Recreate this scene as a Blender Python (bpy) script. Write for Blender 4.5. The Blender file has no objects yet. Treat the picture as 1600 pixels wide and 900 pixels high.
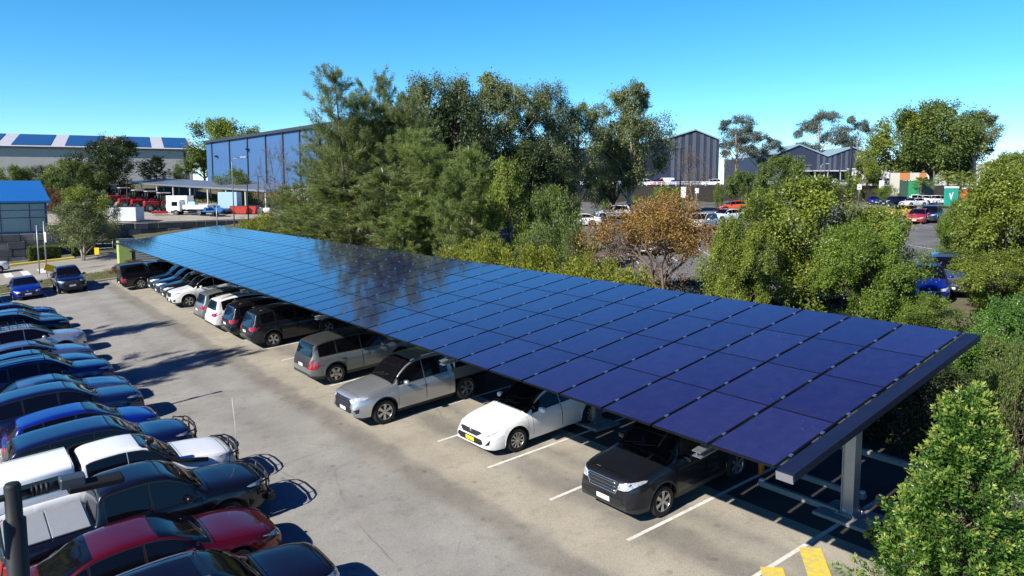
import bpy, bmesh, math, random
import numpy as np
from mathutils import Vector, Matrix
from mathutils.bvhtree import BVHTree
from mathutils.geometry import delaunay_2d_cdt
PI = math.pi
R_ = math.radians
SC = bpy.context.scene
COL = SC.collection

# ------------------------------------------------------------------ camera, sky, sun, exposure
FOC = 1161.89                      # focal length in pixels of a 1600 wide picture
CY = 404.2                         # row of the optical axis (the photograph is cropped)
CAM = np.array([0.0, 0.0, 7.46])
F = np.array([0.600846, 0.793238, -0.098784])
RR = np.array([0.797027, -0.603942, -0.001813])
UU = np.array([0.061098, 0.077645, 0.995107])
cd = bpy.data.cameras.new('camera')
cam = bpy.data.objects.new('camera', cd)
COL.objects.link(cam)
cd.sensor_width = 36.0
cd.lens = 36.0 * FOC / 1600.0
cd.shift_y = -(450.0 - CY) / 1600.0
cd.clip_start = 0.1
cd.clip_end = 6000
M4 = Matrix.Identity(4)
for i in range(3):
    M4[i][0] = RR[i]; M4[i][1] = UU[i]; M4[i][2] = -F[i]; M4[i][3] = CAM[i]
cam.matrix_world = M4
SC.camera = cam

SUN_EL = R_(35.5)
SUN_AZ = math.atan2(-1.0, -0.07)           # compass style, from +Y towards +X
sun_to = Vector((math.sin(SUN_AZ) * math.cos(SUN_EL), math.cos(SUN_AZ) * math.cos(SUN_EL), math.sin(SUN_EL)))
W = bpy.data.worlds.new('World')
SC.world = W
W.use_nodes = True
wn = W.node_tree
wn.nodes.clear()
sky = wn.nodes.new('ShaderNodeTexSky')
sky.sky_type = 'NISHITA'
sky.sun_disc = False
sky.sun_elevation = SUN_EL
sky.sun_rotation = SUN_AZ % (2 * PI)
sky.altitude = 0
sky.air_density = 0.65
sky.dust_density = 0.0
sky.ozone_density = 4.5
hs = wn.nodes.new('ShaderNodeHueSaturation')
hs.inputs['Saturation'].default_value = 1.25
hs.inputs['Hue'].default_value = 0.487
bg = wn.nodes.new('ShaderNodeBackground')
bg.inputs['Strength'].default_value = 0.13
wo = wn.nodes.new('ShaderNodeOutputWorld')
wn.links.new(sky.outputs[0], hs.inputs['Color'])
# the clear sky deepens towards the zenith
tcw = wn.nodes.new('ShaderNodeTexCoord'); sxw = wn.nodes.new('ShaderNodeSeparateXYZ'); mrw = wn.nodes.new('ShaderNodeMapRange')
mrw.inputs['From Min'].default_value = 0.25; mrw.inputs['From Max'].default_value = 0.48
mxw = wn.nodes.new('ShaderNodeMix'); mxw.data_type = 'RGBA'; mxw.blend_type = 'MULTIPLY'
mxw.inputs['B'].default_value = (0.43, 0.27, 0.62, 1)
wn.links.new(tcw.outputs['Generated'], sxw.inputs[0]); wn.links.new(sxw.outputs['Z'], mrw.inputs['Value'])
wn.links.new(mrw.outputs['Result'], mxw.inputs['Factor']); wn.links.new(hs.outputs[0], mxw.inputs['A'])
wn.links.new(mxw.outputs['Result'], bg.inputs['Color'])
wn.links.new(bg.outputs[0], wo.inputs['Surface'])
sl = bpy.data.lights.new('sun', 'SUN')
sl.energy = 4.9
sl.angle = R_(0.53)
sl.color = (1.0, 0.95, 0.86)
so = bpy.data.objects.new('sun', sl)
COL.objects.link(so)
so.rotation_euler = sun_to.to_track_quat('Z', 'Y').to_euler()
so.location = (0, 0, 60)
SC.view_settings.view_transform = 'Standard'
SC.view_settings.look = 'None'
SC.view_settings.gamma = 1
SC.view_settings.exposure = 0.7
try:
    SC.view_settings.use_curve_mapping = False
except Exception:
    pass
SC.render.engine = 'CYCLES'
SC.cycles.max_bounces = 6
SC.cycles.diffuse_bounces = 3
SC.cycles.glossy_bounces = 3
SC.cycles.transmission_bounces = 3
SC.cycles.transparent_max_bounces = 6
SC.cycles.caustics_reflective = False
SC.cycles.caustics_refractive = False

# ------------------------------------------------------------------ places
def at(u, v, D):
    """the point D metres forward of the drone seen at (u, v) of the 1600 x 900 photograph"""
    return Vector(CAM + D * (F + RR * (u - 800) / FOC - UU * (v - CY) / FOC))

FH = Vector((0.6038, 0.7972))
def sstep(a, b, x):
    t = min(1.0, max(0.0, (x - a) / (b - a)))
    return t * t * (3 - 2 * t)
CROSS = 0.081                      # the whole site falls towards the left row of cars
def terrain(x, y):
    d = x * FH.x + y * FH.y
    s = x * FH.y - y * FH.x
    base = CROSS * (min(46.0, max(-3.0, x)) - 10.99) + 1.0 * sstep(46, 95, x)
    zr = base + (7.0 - max(base, 2.4)) * sstep(150, 160, d)
    wl = 104.0 + 0.06 * x
    zl = base + (2.62 + 0.055 * max(0.0, min(40.0, y - wl)) - base) * sstep(wl - 0.3, wl + 0.9, y) + 3.6 * sstep(139, 160, d)
    k = sstep(-26, -8, s)
    return zl * (1 - k) + zr * k

# ------------------------------------------------------------------ materials
MATS = {}
def mat(name, col, rough=0.6, metal=0.0, coat=0.0, spec=0.5, noise=None, bump=None, emis=None, coat_rough=0.03):
    """noise = (scale, amount, second colour) blends in a second colour; bump = (scale, strength)"""
    if name in MATS: return MATS[name]
    m = bpy.data.materials.new(name); m.use_nodes = True
    nt = m.node_tree; b = nt.nodes['Principled BSDF']
    b.inputs['Base Color'].default_value = (*col, 1)
    b.inputs['Roughness'].default_value = rough
    b.inputs['Metallic'].default_value = metal
    b.inputs['Specular IOR Level'].default_value = spec
    b.inputs['Coat Weight'].default_value = coat
    b.inputs['Coat Roughness'].default_value = coat_rough
    if noise or bump:
        tc = nt.nodes.new('ShaderNodeTexCoord')
    if noise:
        sc, amt, c2 = noise
        n = nt.nodes.new('ShaderNodeTexNoise'); n.inputs['Scale'].default_value = sc; n.inputs['Detail'].default_value = 6
        n.inputs['Roughness'].default_value = 0.65
        r = nt.nodes.new('ShaderNodeValToRGB')
        r.color_ramp.elements[0].position = 0.35; r.color_ramp.elements[1].position = 0.7
        r.color_ramp.elements[0].color = (*col, 1); 
        r.color_ramp.elements[1].color = tuple(col[i] * (1 - amt) + c2[i] * amt for i in range(3)) + (1,)
        nt.links.new(tc.outputs['Object'], n.inputs['Vector']); nt.links.new(n.outputs['Fac'], r.inputs['Fac'])
        nt.links.new(r.outputs['Color'], b.inputs['Base Color'])
    if bump:
        n2 = nt.nodes.new('ShaderNodeTexNoise'); n2.inputs['Scale'].default_value = bump[0]; n2.inputs['Detail'].default_value = 4
        bp = nt.nodes.new('ShaderNodeBump'); bp.inputs['Strength'].default_value = bump[1]; bp.inputs['Distance'].default_value = 0.02
        nt.links.new(tc.outputs['Object'], n2.inputs['Vector']); nt.links.new(n2.outputs['Fac'], bp.inputs['Height'])
        nt.links.new(bp.outputs['Normal'], b.inputs['Normal'])
    if emis:
        b.inputs['Emission Color'].default_value = (*emis[0], 1); b.inputs['Emission Strength'].default_value = emis[1]
    MATS[name] = m
    return m

def paint(name, col, metal=0.3, rough=0.35):
    return mat('paint ' + name, col, rough=rough, metal=metal, coat=0.6 if max(col) < 0.03 else 1.0, bump=(2.2, 0.012))

def ramp_node(nt, stops):
    r = nt.nodes.new('ShaderNodeValToRGB')
    e = r.color_ramp.elements
    while len(e) < len(stops): e.new(0.5)
    for k, (p, c) in enumerate(stops):
        e[k].position = p; e[k].color = (*c, 1) if len(c) == 3 else c
    return r

def leaf_mat(name, dark, light, trans=0.3, rough=0.55):
    m = bpy.data.materials.new(name); m.use_nodes = True
    nt = m.node_tree; b = nt.nodes['Principled BSDF']; out = nt.nodes['Material Output']
    a = nt.nodes.new('ShaderNodeAttribute'); a.attribute_name = 'tint'
    r = ramp_node(nt, [(0.0, dark), (0.55, tuple((dark[i] + light[i]) / 2 for i in range(3))), (1.0, light)])
    nt.links.new(a.outputs['Fac'], r.inputs['Fac'])
    nt.links.new(r.outputs['Color'], b.inputs['Base Color'])
    b.inputs['Roughness'].default_value = rough; b.inputs['Specular IOR Level'].default_value = 0.35
    t = nt.nodes.new('ShaderNodeBsdfTranslucent')
    g = nt.nodes.new('ShaderNodeMix'); g.data_type = 'RGBA'; g.blend_type = 'MULTIPLY'; g.inputs['Factor'].default_value = 1
    g.inputs['B'].default_value = (1.5, 1.6, 0.6, 1)
    nt.links.new(r.outputs['Color'], g.inputs['A']); nt.links.new(g.outputs['Result'], t.inputs['Color'])
    mx = nt.nodes.new('ShaderNodeMixShader'); mx.inputs['Fac'].default_value = trans
    nt.links.new(b.outputs[0], mx.inputs[1]); nt.links.new(t.outputs[0], mx.inputs[2]); nt.links.new(mx.outputs[0], out.inputs['Surface'])
    return m

GLASS = mat('car glass', (0.004, 0.004, 0.006), rough=0.05, spec=0.42)
BLACK = mat('black plastic', (0.012, 0.012, 0.013), rough=0.5)
CLAD = mat('grey cladding', (0.025, 0.026, 0.028), rough=0.55)
TYRE = mat('tyre rubber', (0.014, 0.014, 0.014), rough=0.8, bump=(60, 0.2))
ALLOY = mat('wheel alloy', (0.55, 0.56, 0.58), rough=0.3, metal=0.9)
DALLOY = mat('dark alloy', (0.03, 0.03, 0.033), rough=0.35, metal=0.5)
CHROME = mat('chrome', (0.75, 0.76, 0.78), rough=0.12, metal=1.0)
LAMP = mat('headlight lens', (0.55, 0.58, 0.62), rough=0.08, coat=1.0, spec=0.8, noise=(9, 0.8, (0.12, 0.13, 0.15)))
TAIL = mat('tail light lens', (0.35, 0.01, 0.012), rough=0.12, coat=1.0)
PLATEW = mat('plate white', (0.75, 0.75, 0.73), rough=0.5)
PLATEY = mat('plate yellow', (0.8, 0.62, 0.03), rough=0.5)
PAINT0 = paint('placeholder', (0.3, 0.3, 0.3))
GALV = mat('galvanised steel', (0.42, 0.44, 0.46), rough=0.38, metal=0.75, noise=(6, 0.5, (0.3, 0.32, 0.34)))
CONC = mat('concrete', (0.36, 0.34, 0.31), rough=0.85, noise=(3, 0.6, (0.24, 0.23, 0.21)), bump=(30, 0.3))
POLEG = mat('pole grey', (0.30, 0.32, 0.34), rough=0.45, metal=0.5)
POLEB = mat('pole black', (0.016, 0.017, 0.02), rough=0.6, spec=0.3)
WHITE = mat('white paint', (0.78, 0.78, 0.76), rough=0.45)
BARK = mat('bark', (0.10, 0.075, 0.055), rough=0.9, noise=(8, 0.6, (0.05, 0.04, 0.03)), bump=(20, 0.5))
PALEBARK = mat('pale bark', (0.42, 0.38, 0.33), rough=0.85, noise=(5, 0.7, (0.22, 0.18, 0.14)), bump=(14, 0.4))
TWIG = mat('twig', (0.17, 0.12, 0.09), rough=0.9, noise=(6, 0.6, (0.09, 0.065, 0.055)))

# ------------------------------------------------------------------ mesh helpers
class MB:
    def __init__(self): self.v = []; self.f = []; self.m = []; self.sm = []
    def add(self, vs, fs, mi=0, smooth=False):
        o = len(self.v); self.v += [tuple(p) for p in vs]
        for f in fs: self.f.append(tuple(o + i for i in f)); self.m.append(mi); self.sm.append(smooth)
        return self
    def box(self, c, s, mi=0, rz=0.0, ry=0.0, top=1.0, bev=0.0):
        x, y, z = (k / 2 for k in s)
        if bev > 0:
            b = bev; vs = []
            for (zz, ins) in ((-z, b), (-z + b, 0), (z - b, 0), (z, b)):
                for (sx, sy) in ((-1, -1), (1, -1), (1, 1), (-1, 1)):
                    if ins == 0: vs += [(sx * x, sy * (y - b), zz), (sx * (x - b), sy * y, zz)] if (sx * sy > 0) else [(sx * (x - b), sy * y, zz), (sx * x, sy * (y - b), zz)]
                    else: vs += [(sx * (x - b), sy * (y - b), zz)] * 2
            fs = []
            for k in range(3):
                for q in range(8): fs.append((k * 8 + q, k * 8 + (q + 1) % 8, k * 8 + 8 + (q + 1) % 8, k * 8 + 8 + q))
            fs.append((7, 6, 5, 4, 3, 2, 1, 0)); fs.append(tuple(range(24, 32)))
        else:
            vs = [(-x, -y, -z), (x, -y, -z), (x, y, -z), (-x, y, -z), (-x * top, -y * top, z), (x * top, -y * top, z), (x * top, y * top, z), (-x * top, y * top, z)]
            fs = [(0, 3, 2, 1), (4, 5, 6, 7), (0, 1, 5, 4), (1, 2, 6, 5), (2, 3, 7, 6), (3, 0, 4, 7)]
        mt = Matrix.Translation(c) @ Matrix.Rotation(rz, 4, 'Z') @ Matrix.Rotation(ry, 4, 'Y')
        return self.add([mt @ Vector(p) for p in vs], fs, mi)
    def tube(self, pts, r, n=8, mi=0, smooth=True, cap=True):
        pts = [Vector(p) for p in pts]
        rs = r if isinstance(r, (list, tuple)) else [r] * len(pts)
        vs = []; fs = []
        ref = Vector((0.0, 0.0, 1.0))
        for i, p in enumerate(pts):
            d = (pts[min(i + 1, len(pts) - 1)] - pts[max(i - 1, 0)])
            if d.length < 1e-9: d = Vector((0, 0, 1))
            d.normalize()
            a = d.cross(ref if abs(d.dot(ref)) < 0.95 else Vector((1, 0, 0))).normalized(); b = d.cross(a)
            for k in range(n):
                t = 2 * PI * k / n
                vs.append(p + (a * math.cos(t) + b * math.sin(t)) * rs[i])
        for i in range(len(pts) - 1):
            for k in range(n):
                fs.append((i * n + k, i * n + (k + 1) % n, (i + 1) * n + (k + 1) % n, (i + 1) * n + k))
        self.add(vs, fs, mi, smooth)
        if cap:
            o = len(self.v) - len(vs)
            self.f += [tuple(o + k for k in range(n - 1, -1, -1)), tuple(o + (len(pts) - 1) * n + k for k in range(n))]
            self.m += [mi, mi]; self.sm += [False, False]
        return self
    def lathe(self, prof, c=(0, 0, 0), axis='Y', n=28, mi=0, smooth=True):
        """prof: list of (radius, along)"""
        vs = []; fs = []
        for (r, a) in prof:
            for k in range(n):
                t = 2 * PI * k / n; p = (r * math.cos(t), r * math.sin(t))
                q = (p[0], a, p[1]) if axis == 'Y' else ((p[0], p[1], a) if axis == 'Z' else (a, p[0], p[1]))
                vs.append((c[0] + q[0], c[1] + q[1], c[2] + q[2]))
        for i in range(len(prof) - 1):
            for k in range(n): fs.append((i * n + k, i * n + (k + 1) % n, (i + 1) * n + (k + 1) % n, (i + 1) * n + k))
        return self.add(vs, fs, mi, smooth)
    def blob(self, c, s, mi=0, n=12):
        vs = []; fs = []
        m = n // 2
        for i in range(m + 1):
            ph = PI * i / m
            for k in range(n):
                t = 2 * PI * k / n
                def e(x, p=0.75): return math.copysign(abs(x) ** p, x)
                vs.append((c[0] + s[0] * e(math.cos(t)) * e(math.sin(ph)), c[1] + s[1] * e(math.sin(t)) * e(math.sin(ph)), c[2] + s[2] * e(math.cos(ph))))
        for i in range(m):
            for k in range(n): fs.append((i * n + k, (i + 1) * n + k, (i + 1) * n + (k + 1) % n, i * n + (k + 1) % n))
        return self.add(vs, fs, mi, True)
    def prism(self, poly, y0, y1, mi=0):
        """poly in (x, z), extruded along y"""
        n = len(poly)
        vs = [(p[0], y0, p[1]) for p in poly] + [(p[0], y1, p[1]) for p in poly]
        fs = [tuple(range(n)), tuple(range(2 * n - 1, n - 1, -1))] + [(i, n + i, n + (i + 1) % n, (i + 1) % n) for i in range(n)]
        return self.add(vs, fs, mi)
    def xf(self, mt):
        self.v = [tuple(mt @ Vector(p)) for p in self.v]; return self
    def mesh(self, name, mats, sharp=None):
        me = bpy.data.meshes.new(name)
        me.from_pydata(self.v, [], self.f)
        for m in mats: me.materials.append(m)
        me.polygons.foreach_set('material_index', self.m)
        me.polygons.foreach_set('use_smooth', self.sm)
        me.update()
        if sharp: me.set_sharp_from_angle(angle=R_(sharp))
        return me
    def build(self, name, mats, parent=None, sharp=None):
        return obj(name, self.mesh(name, mats if isinstance(mats, (list, tuple)) else [mats], sharp), parent)

def obj(name, me, parent=None):
    o = bpy.data.objects.new(name, me); COL.objects.link(o)
    if parent is not None: o.parent = parent
    return o
def tag(o, label, cat, group=None):
    o['label'] = label; o['category'] = cat
    if group: o['group'] = group
    return o
def empty(name, loc, rz=0.0, label=None, cat=None, group=None):
    o = bpy.data.objects.new(name, None); COL.objects.link(o); o.empty_display_size = 0.3
    o.location = loc; o.rotation_euler = (0, 0, rz)
    if label: tag(o, label, cat, group)
    return o
def struct(o): o['kind'] = 'structure'; return o
def copy_tree(o, parent=None):
    c = o.copy(); COL.objects.link(c)
    if parent is not None: c.parent = parent
    for ch in list(o.children): copy_tree(ch, c)
    return c

# ------------------------------------------------------------------ ground, paving, markings
def asphalt(name, base, dark, light, bands=False):
    m = bpy.data.materials.new(name); m.use_nodes = True
    nt = m.node_tree; b = nt.nodes['Principled BSDF']
    tc = nt.nodes.new('ShaderNodeTexCoord')
    def noise(scale, det=5, rough=0.6, vec=None):
        n = nt.nodes.new('ShaderNodeTexNoise'); n.inputs['Scale'].default_value = scale; n.inputs['Detail'].default_value = det
        n.inputs['Roughness'].default_value = rough
        nt.links.new(vec or tc.outputs['Object'], n.inputs['Vector']); return n
    def mixc(a, bcol, fac, mode='MIX'):
        x = nt.nodes.new('ShaderNodeMix'); x.data_type = 'RGBA'; x.blend_type = mode
        for sock, val in (('A', a), ('B', bcol)):
            if isinstance(val, tuple): x.inputs[sock].default_value = (*val, 1)
            else: nt.links.new(val, x.inputs[sock])
        if isinstance(fac, float): x.inputs['Factor'].default_value = fac
        else: nt.links.new(fac, x.inputs['Factor'])
        return x.outputs['Result']
    n1 = noise(0.35, 6, 0.65); r1 = ramp_node(nt, [(0.33, dark), (0.5, base), (0.72, light)])
    nt.links.new(n1.outputs['Fac'], r1.inputs['Fac'])
    n2 = noise(55, 3, 0.7); r2 = ramp_node(nt, [(0.3, (0.58, 0.58, 0.58)), (0.7, (1.32, 1.32, 1.32))])
    nt.links.new(n2.outputs['Fac'], r2.inputs['Fac'])
    c = mixc(r1.outputs['Color'], r2.outputs['Color'], 1.0, 'MULTIPLY')
    n3 = noise(2.3, 5, 0.7); r3 = ramp_node(nt, [(0.30, (0.62, 0.62, 0.64)), (0.47, (1, 1, 1))])
    nt.links.new(n3.outputs['Fac'], r3.inputs['Fac'])
    c = mixc(c, r3.outputs['Color'], 0.55, 'MULTIPLY')
    if bands:
        # worn wheel tracks along the aisle and tyre-darkened bay mouths
        sx = nt.nodes.new('ShaderNodeSeparateXYZ'); nt.links.new(tc.outputs['Object'], sx.inputs[0])
        nw = noise(0.5, 3)
        ad = nt.nodes.new('ShaderNodeMath'); ad.operation = 'MULTIPLY_ADD'; ad.inputs[1].default_value = 0.9
        nt.links.new(nw.outputs['Fac'], ad.inputs[0]); nt.links.new(sx.outputs['X'], ad.inputs[2])
        mp = nt.nodes.new('ShaderNodeMapRange'); mp.inputs['From Min'].default_value = 0; mp.inputs['From Max'].default_value = 20
        nt.links.new(ad.outputs[0], mp.inputs['Value'])
        g = 0.62
        G_ = (0.86, 0.90, 0.97)
        def q(x, c): return ((x + 0.45) / 20, c if isinstance(c, tuple) else (c,) * 3)
        rb = ramp_node(nt, [q(0, G_), q(6.9, G_), q(7.5, (0.76, .79, .85)), q(8.2, G_), q(8.9, (0.84, .87, .92)), q(9.3, 0.62), q(9.75, 0.68), q(10.0, (1.06, 1.03, .97)), q(10.75, (1.14, 1.10, 1.02)), q(11.25, (1.04, 1.02, .96)), q(11.6, 0.68), q(12.0, 0.72), q(12.35, (1.03, 1.01, .96)), q(12.9, 0.80), q(13.2, (1.06, 1.03, .98)), q(14.5, (1.1, 1.07, 1.0)), q(19, 1.0)])
        nt.links.new(mp.outputs['Result'], rb.inputs['Fac'])
        nb = noise(0.9, 4); rbf = ramp_node(nt, [(0.28, (0.55,) * 3), (0.52, (1,) * 3)]); nt.links.new(nb.outputs['Fac'], rbf.inputs['Fac'])
        c = mixc(c, rb.outputs['Color'], 1.0, 'MULTIPLY') if False else mixc(c, mixc((1.0, 1.0, 1.0), rb.outputs['Color'], rbf.outputs['Color']), 1.0, 'MULTIPLY')
        # canopy shade deepened by painting the asphalt darker beyond a straight edge
        # oil drips and rubber marks in the middle of the bays, fine cracks in the aisle
        vo = nt.nodes.new('ShaderNodeTexVoronoi'); vo.inputs['Scale'].default_value = 1.15; nt.links.new(tc.outputs['Object'], vo.inputs['Vector'])
        rv = ramp_node(nt, [(0.02, (0.45,) * 3), (0.12, (1.0,) * 3)]); nt.links.new(vo.outputs['Distance'], rv.inputs['Fac'])
        c = mixc(c, mixc((1.0, 1.0, 1.0), rv.outputs['Color'], rbf.outputs['Color']), 0.7, 'MULTIPLY')
        nd = noise(1.6, 4); va = nt.nodes.new('ShaderNodeMix'); va.data_type = 'VECTOR'; va.inputs['Factor'].default_value = 0.12
        nt.links.new(tc.outputs['Object'], va.inputs['A']); nt.links.new(nd.outputs['Color'], va.inputs['B'])
        ck = nt.nodes.new('ShaderNodeTexVoronoi'); ck.feature = 'DISTANCE_TO_EDGE'; ck.inputs['Scale'].default_value = 0.32; nt.links.new(va.outputs['Result'], ck.inputs['Vector'])
        rk = ramp_node(nt, [(0.0, (0.55,) * 3), (0.006, (1.0,) * 3)]); nt.links.new(ck.outputs['Distance'], rk.inputs['Fac'])
        nk = noise(0.22, 2); rkf = ramp_node(nt, [(0.50, (0.0,) * 3), (0.62, (0.9,) * 3)]); nt.links.new(nk.outputs['Fac'], rkf.inputs['Fac'])
        c = mixc(c, mixc((1.0, 1.0, 1.0), rk.outputs['Color'], rkf.outputs['Color']), 1.0, 'MULTIPLY')
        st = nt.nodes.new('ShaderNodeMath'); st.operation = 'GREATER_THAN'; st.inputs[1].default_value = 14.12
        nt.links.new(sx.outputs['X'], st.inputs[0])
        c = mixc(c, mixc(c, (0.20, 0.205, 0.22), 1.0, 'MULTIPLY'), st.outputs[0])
    nt.links.new(c, b.inputs['Base Color'])
    b.inputs['Roughness'].default_value = 0.88; b.inputs['Specular IOR Level'].default_value = 0.3
    bp = nt.nodes.new('ShaderNodeBump'); bp.inputs['Strength'].default_value = 0.35; bp.inputs['Distance'].default_value = 0.01
    nt.links.new(n2.outputs['Fac'], bp.inputs['Height']); nt.links.new(bp.outputs['Normal'], b.inputs['Normal'])
    return m

def sheet(name, xs, ys, zf, m):
    vs = [(x, y, zf(x, y)) for y in ys for x in xs]; nx = len(xs)
    fs = [(j * nx + i, j * nx + i + 1, (j + 1) * nx + i + 1, (j + 1) * nx + i) for j in range(len(ys) - 1) for i in range(nx - 1)]
    b = MB(); b.add(vs, fs, 0, True)
    return struct(b.build(name, m))

SOIL = mat('soil and dry grass', (0.13, 0.105, 0.065), rough=0.95, noise=(0.35, 0.9, (0.07, 0.085, 0.03)), bump=(6, 0.6))
big = [-3000, -1500, -700, -400]
gx = big + list(np.arange(-240, 420, 4.0)) + [450, 600, 1000, 1800, 3500]
gy = [-2000, -600, -200] + list(np.arange(-100, 420, 4.0)) + [450, 600, 1000, 1800, 3500]
sheet('ground', gx, gy, lambda x, y: terrain(x, y) - 0.06 - 0.0, SOIL)
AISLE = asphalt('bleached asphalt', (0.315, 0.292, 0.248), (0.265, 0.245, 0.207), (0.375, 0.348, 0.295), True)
ROAD = asphalt('road asphalt', (0.30, 0.275, 0.235), (0.25, 0.23, 0.20), (0.36, 0.33, 0.29))
CPARK = asphalt('far asphalt', (0.15, 0.145, 0.14), (0.11, 0.108, 0.105), (0.19, 0.185, 0.175))
YARDM = asphalt('yard concrete', (0.38, 0.34, 0.28), (0.30, 0.27, 0.22), (0.44, 0.40, 0.34))
GRASSM = mat('verge grass', (0.085, 0.10, 0.03), rough=0.95, noise=(1.2, 0.8, (0.17, 0.14, 0.07)), bump=(40, 0.8))
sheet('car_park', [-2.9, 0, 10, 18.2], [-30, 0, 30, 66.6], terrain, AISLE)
sheet('road', [-2.9, 4, 10, 20, 30, 42], [72.6, 80, 88.4], lambda x, y: terrain(x, y) + 0.004, ROAD)
sheet('road', [-90, -50, -3.0], [72.6, 80, 88.4], lambda x, y: terrain(x, y) + 0.004, ROAD)
sheet('verge', [-60, -2.9, 8, 18.2], [66.75, 72.45], lambda x, y: terrain(x, y) + 0.1, GRASSM)
def far_park():
    ss = np.arange(-4, 130, 4.0); ds = np.arange(36, 150, 3.0)
    vs = []; nx = len(ss)
    for d in ds:
        for s in ss:
            x = FH.x * d + FH.y * s; y = FH.y * d - FH.x * s
            vs.append((x, y, terrain(x, y) + 0.02))
    fs = [(j * nx + i, j * nx + i + 1, (j + 1) * nx + i + 1, (j + 1) * nx + i) for j in range(len(ds) - 1) for i in range(nx - 1)]
    b = MB(); b.add(vs, fs, 0, True); struct(b.build('visitor_car_park', CPARK))
    ss = np.arange(-10, 190, 10.0); ds = [160.5, 190, 235]
    vs = [(FH.x * d + FH.y * s, FH.y * d - FH.x * s  , 7.04) for d in ds for s in ss]; nx = len(ss)
    fs = [(j * nx + i, j * nx + i + 1, (j + 1) * nx + i + 1, (j + 1) * nx + i) for j in range(len(ds) - 1) for i in range(nx - 1)]
    b = MB(); b.add(vs, fs); struct(b.build('terrace_pavement', CPARK))
far_park()
YARD_D = 139.0
b = MB()
pts = []
for x in np.arange(-40, 64, 4.0):
    y1 = (YARD_D - x * FH.x) / FH.y
    pts.append((x, 105.2 + 0.06 * x, y1))
vs = []
for (x, y0, y1) in pts: vs += [(x, y0, 2.7), (x, max(y1, y0 + 0.5), 2.7 + 0.055 * max(.5, y1 - y0))]
b.add(vs, [(2 * i, 2 * i + 2, 2 * i + 3, 2 * i + 1) for i in range(len(pts) - 1)]); struct(b.build('yard_pavement', YARDM))
# kerbs
def kerb(name, p, q, w=0.18, h=0.13, m=CONC):
    p = Vector(p); q = Vector(q); d = q - p
    mb = MB(); mb.box((0, 0, h / 2 - 0.02), (d.length, w, h + 0.04), bev=0.025)
    mb.xf(Matrix.Translation((p + q) / 2) @ Matrix.Rotation(math.atan2(d.y, d.x), 4, 'Z') @ Matrix.Rotation(-math.atan2(d.z, math.hypot(d.x, d.y)), 4, 'Y'))
    return struct(mb.build(name, m))
def T3(x, y, dz=0.0): return (x, y, terrain(x, y) + dz)
kerb('kerb', T3(-2.9, 66.68), T3(18.2, 66.68))
kerb('kerb', T3(-2.9, 72.52), T3(30, 72.52))
kerb('kerb', T3(18.3, -30), T3(18.3, 66.6), w=0.2)
YELP = mat('yellow road paint', (0.75, 0.55, 0.02), rough=0.7, noise=(9, 0.9, (0.36, 0.33, 0.22)))
LINE = mat('line paint', (0.74, 0.73, 0.69), rough=0.7, noise=(7, 0.8, (0.40, 0.37, 0.31)))
kerb('kerb', T3(4.6, 88.9), T3(10.2, 88.6), w=0.5, h=0.2, m=YELP)
kerb('kerb', T3(10.3, 88.6), T3(42, 88.6))
# painted lines, on the asphalt
BAY0, BAYW, LX = 7.95, 2.544, 10.99
SKEW = -0.0219
lm = MB()
def line(mb, p, q, w=0.1, z=0.006):
    p = Vector((p[0], p[1], 0)); q = Vector((q[0], q[1], 0)); d = (q - p).normalized(); n = Vector((-d.y, d.x, 0)) * w / 2
    mb.add([(a.x, a.y, terrain(a.x, a.y) + z) for a in (p - n, q - n, q + n, p + n)], [(0, 1, 2, 3)])
for k in range(-1, 22):
    y = BAY0 + BAYW * k
    line(lm, (LX, y), (16.4, y + SKEW * 5.4))
struct(lm.build('bay_lines', LINE))
lm = MB()
for k in range(14): line(lm, (0.2, 11.9 + 2.544 * k), (5.2, 11.8 + 2.544 * k))
for k in range(7): line(lm, (-2.5 + 2.6 * k, 61.6), (-2.5 + 2.6 * k, 66.5))
struct(lm.build('bay_lines', LINE))
lm = MB()
for (p, q) in (((13.38, 7.78), (12.2, 6.75)), ((12.25, 7.9), (11.2, 6.95))): line(lm, p, q, w=0.42, z=0.007)
struct(lm.build('hatch_markings', YELP))
lm = MB()
for k in range(8): line(lm, (-2.5 + 1.3 * k, 78.5), (-2.5 + 1.3 * k, 82.4), w=0.6, z=0.01)
struct(lm.build('crossing_markings', LINE))
lm = MB()
def fp(d, s, dz=0.026):
    x = FH.x * d + FH.y * s; y = FH.y * d - FH.x * s
    return Vector((x, y, terrain(x, y) + dz))
for row in (50, 68, 75, 92, 98, 116):
    for k in range(34):
        s = 6 + 2.6 * k
        a = fp(row, s); c = fp(row + 5, s); n = Vector((FH.y, -FH.x, 0)) * 0.06
        lm.add([a - n, a + n, c + n, c - n], [(0, 1, 2, 3)])
struct(lm.build('visitor_bay_lines', LINE))

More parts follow.
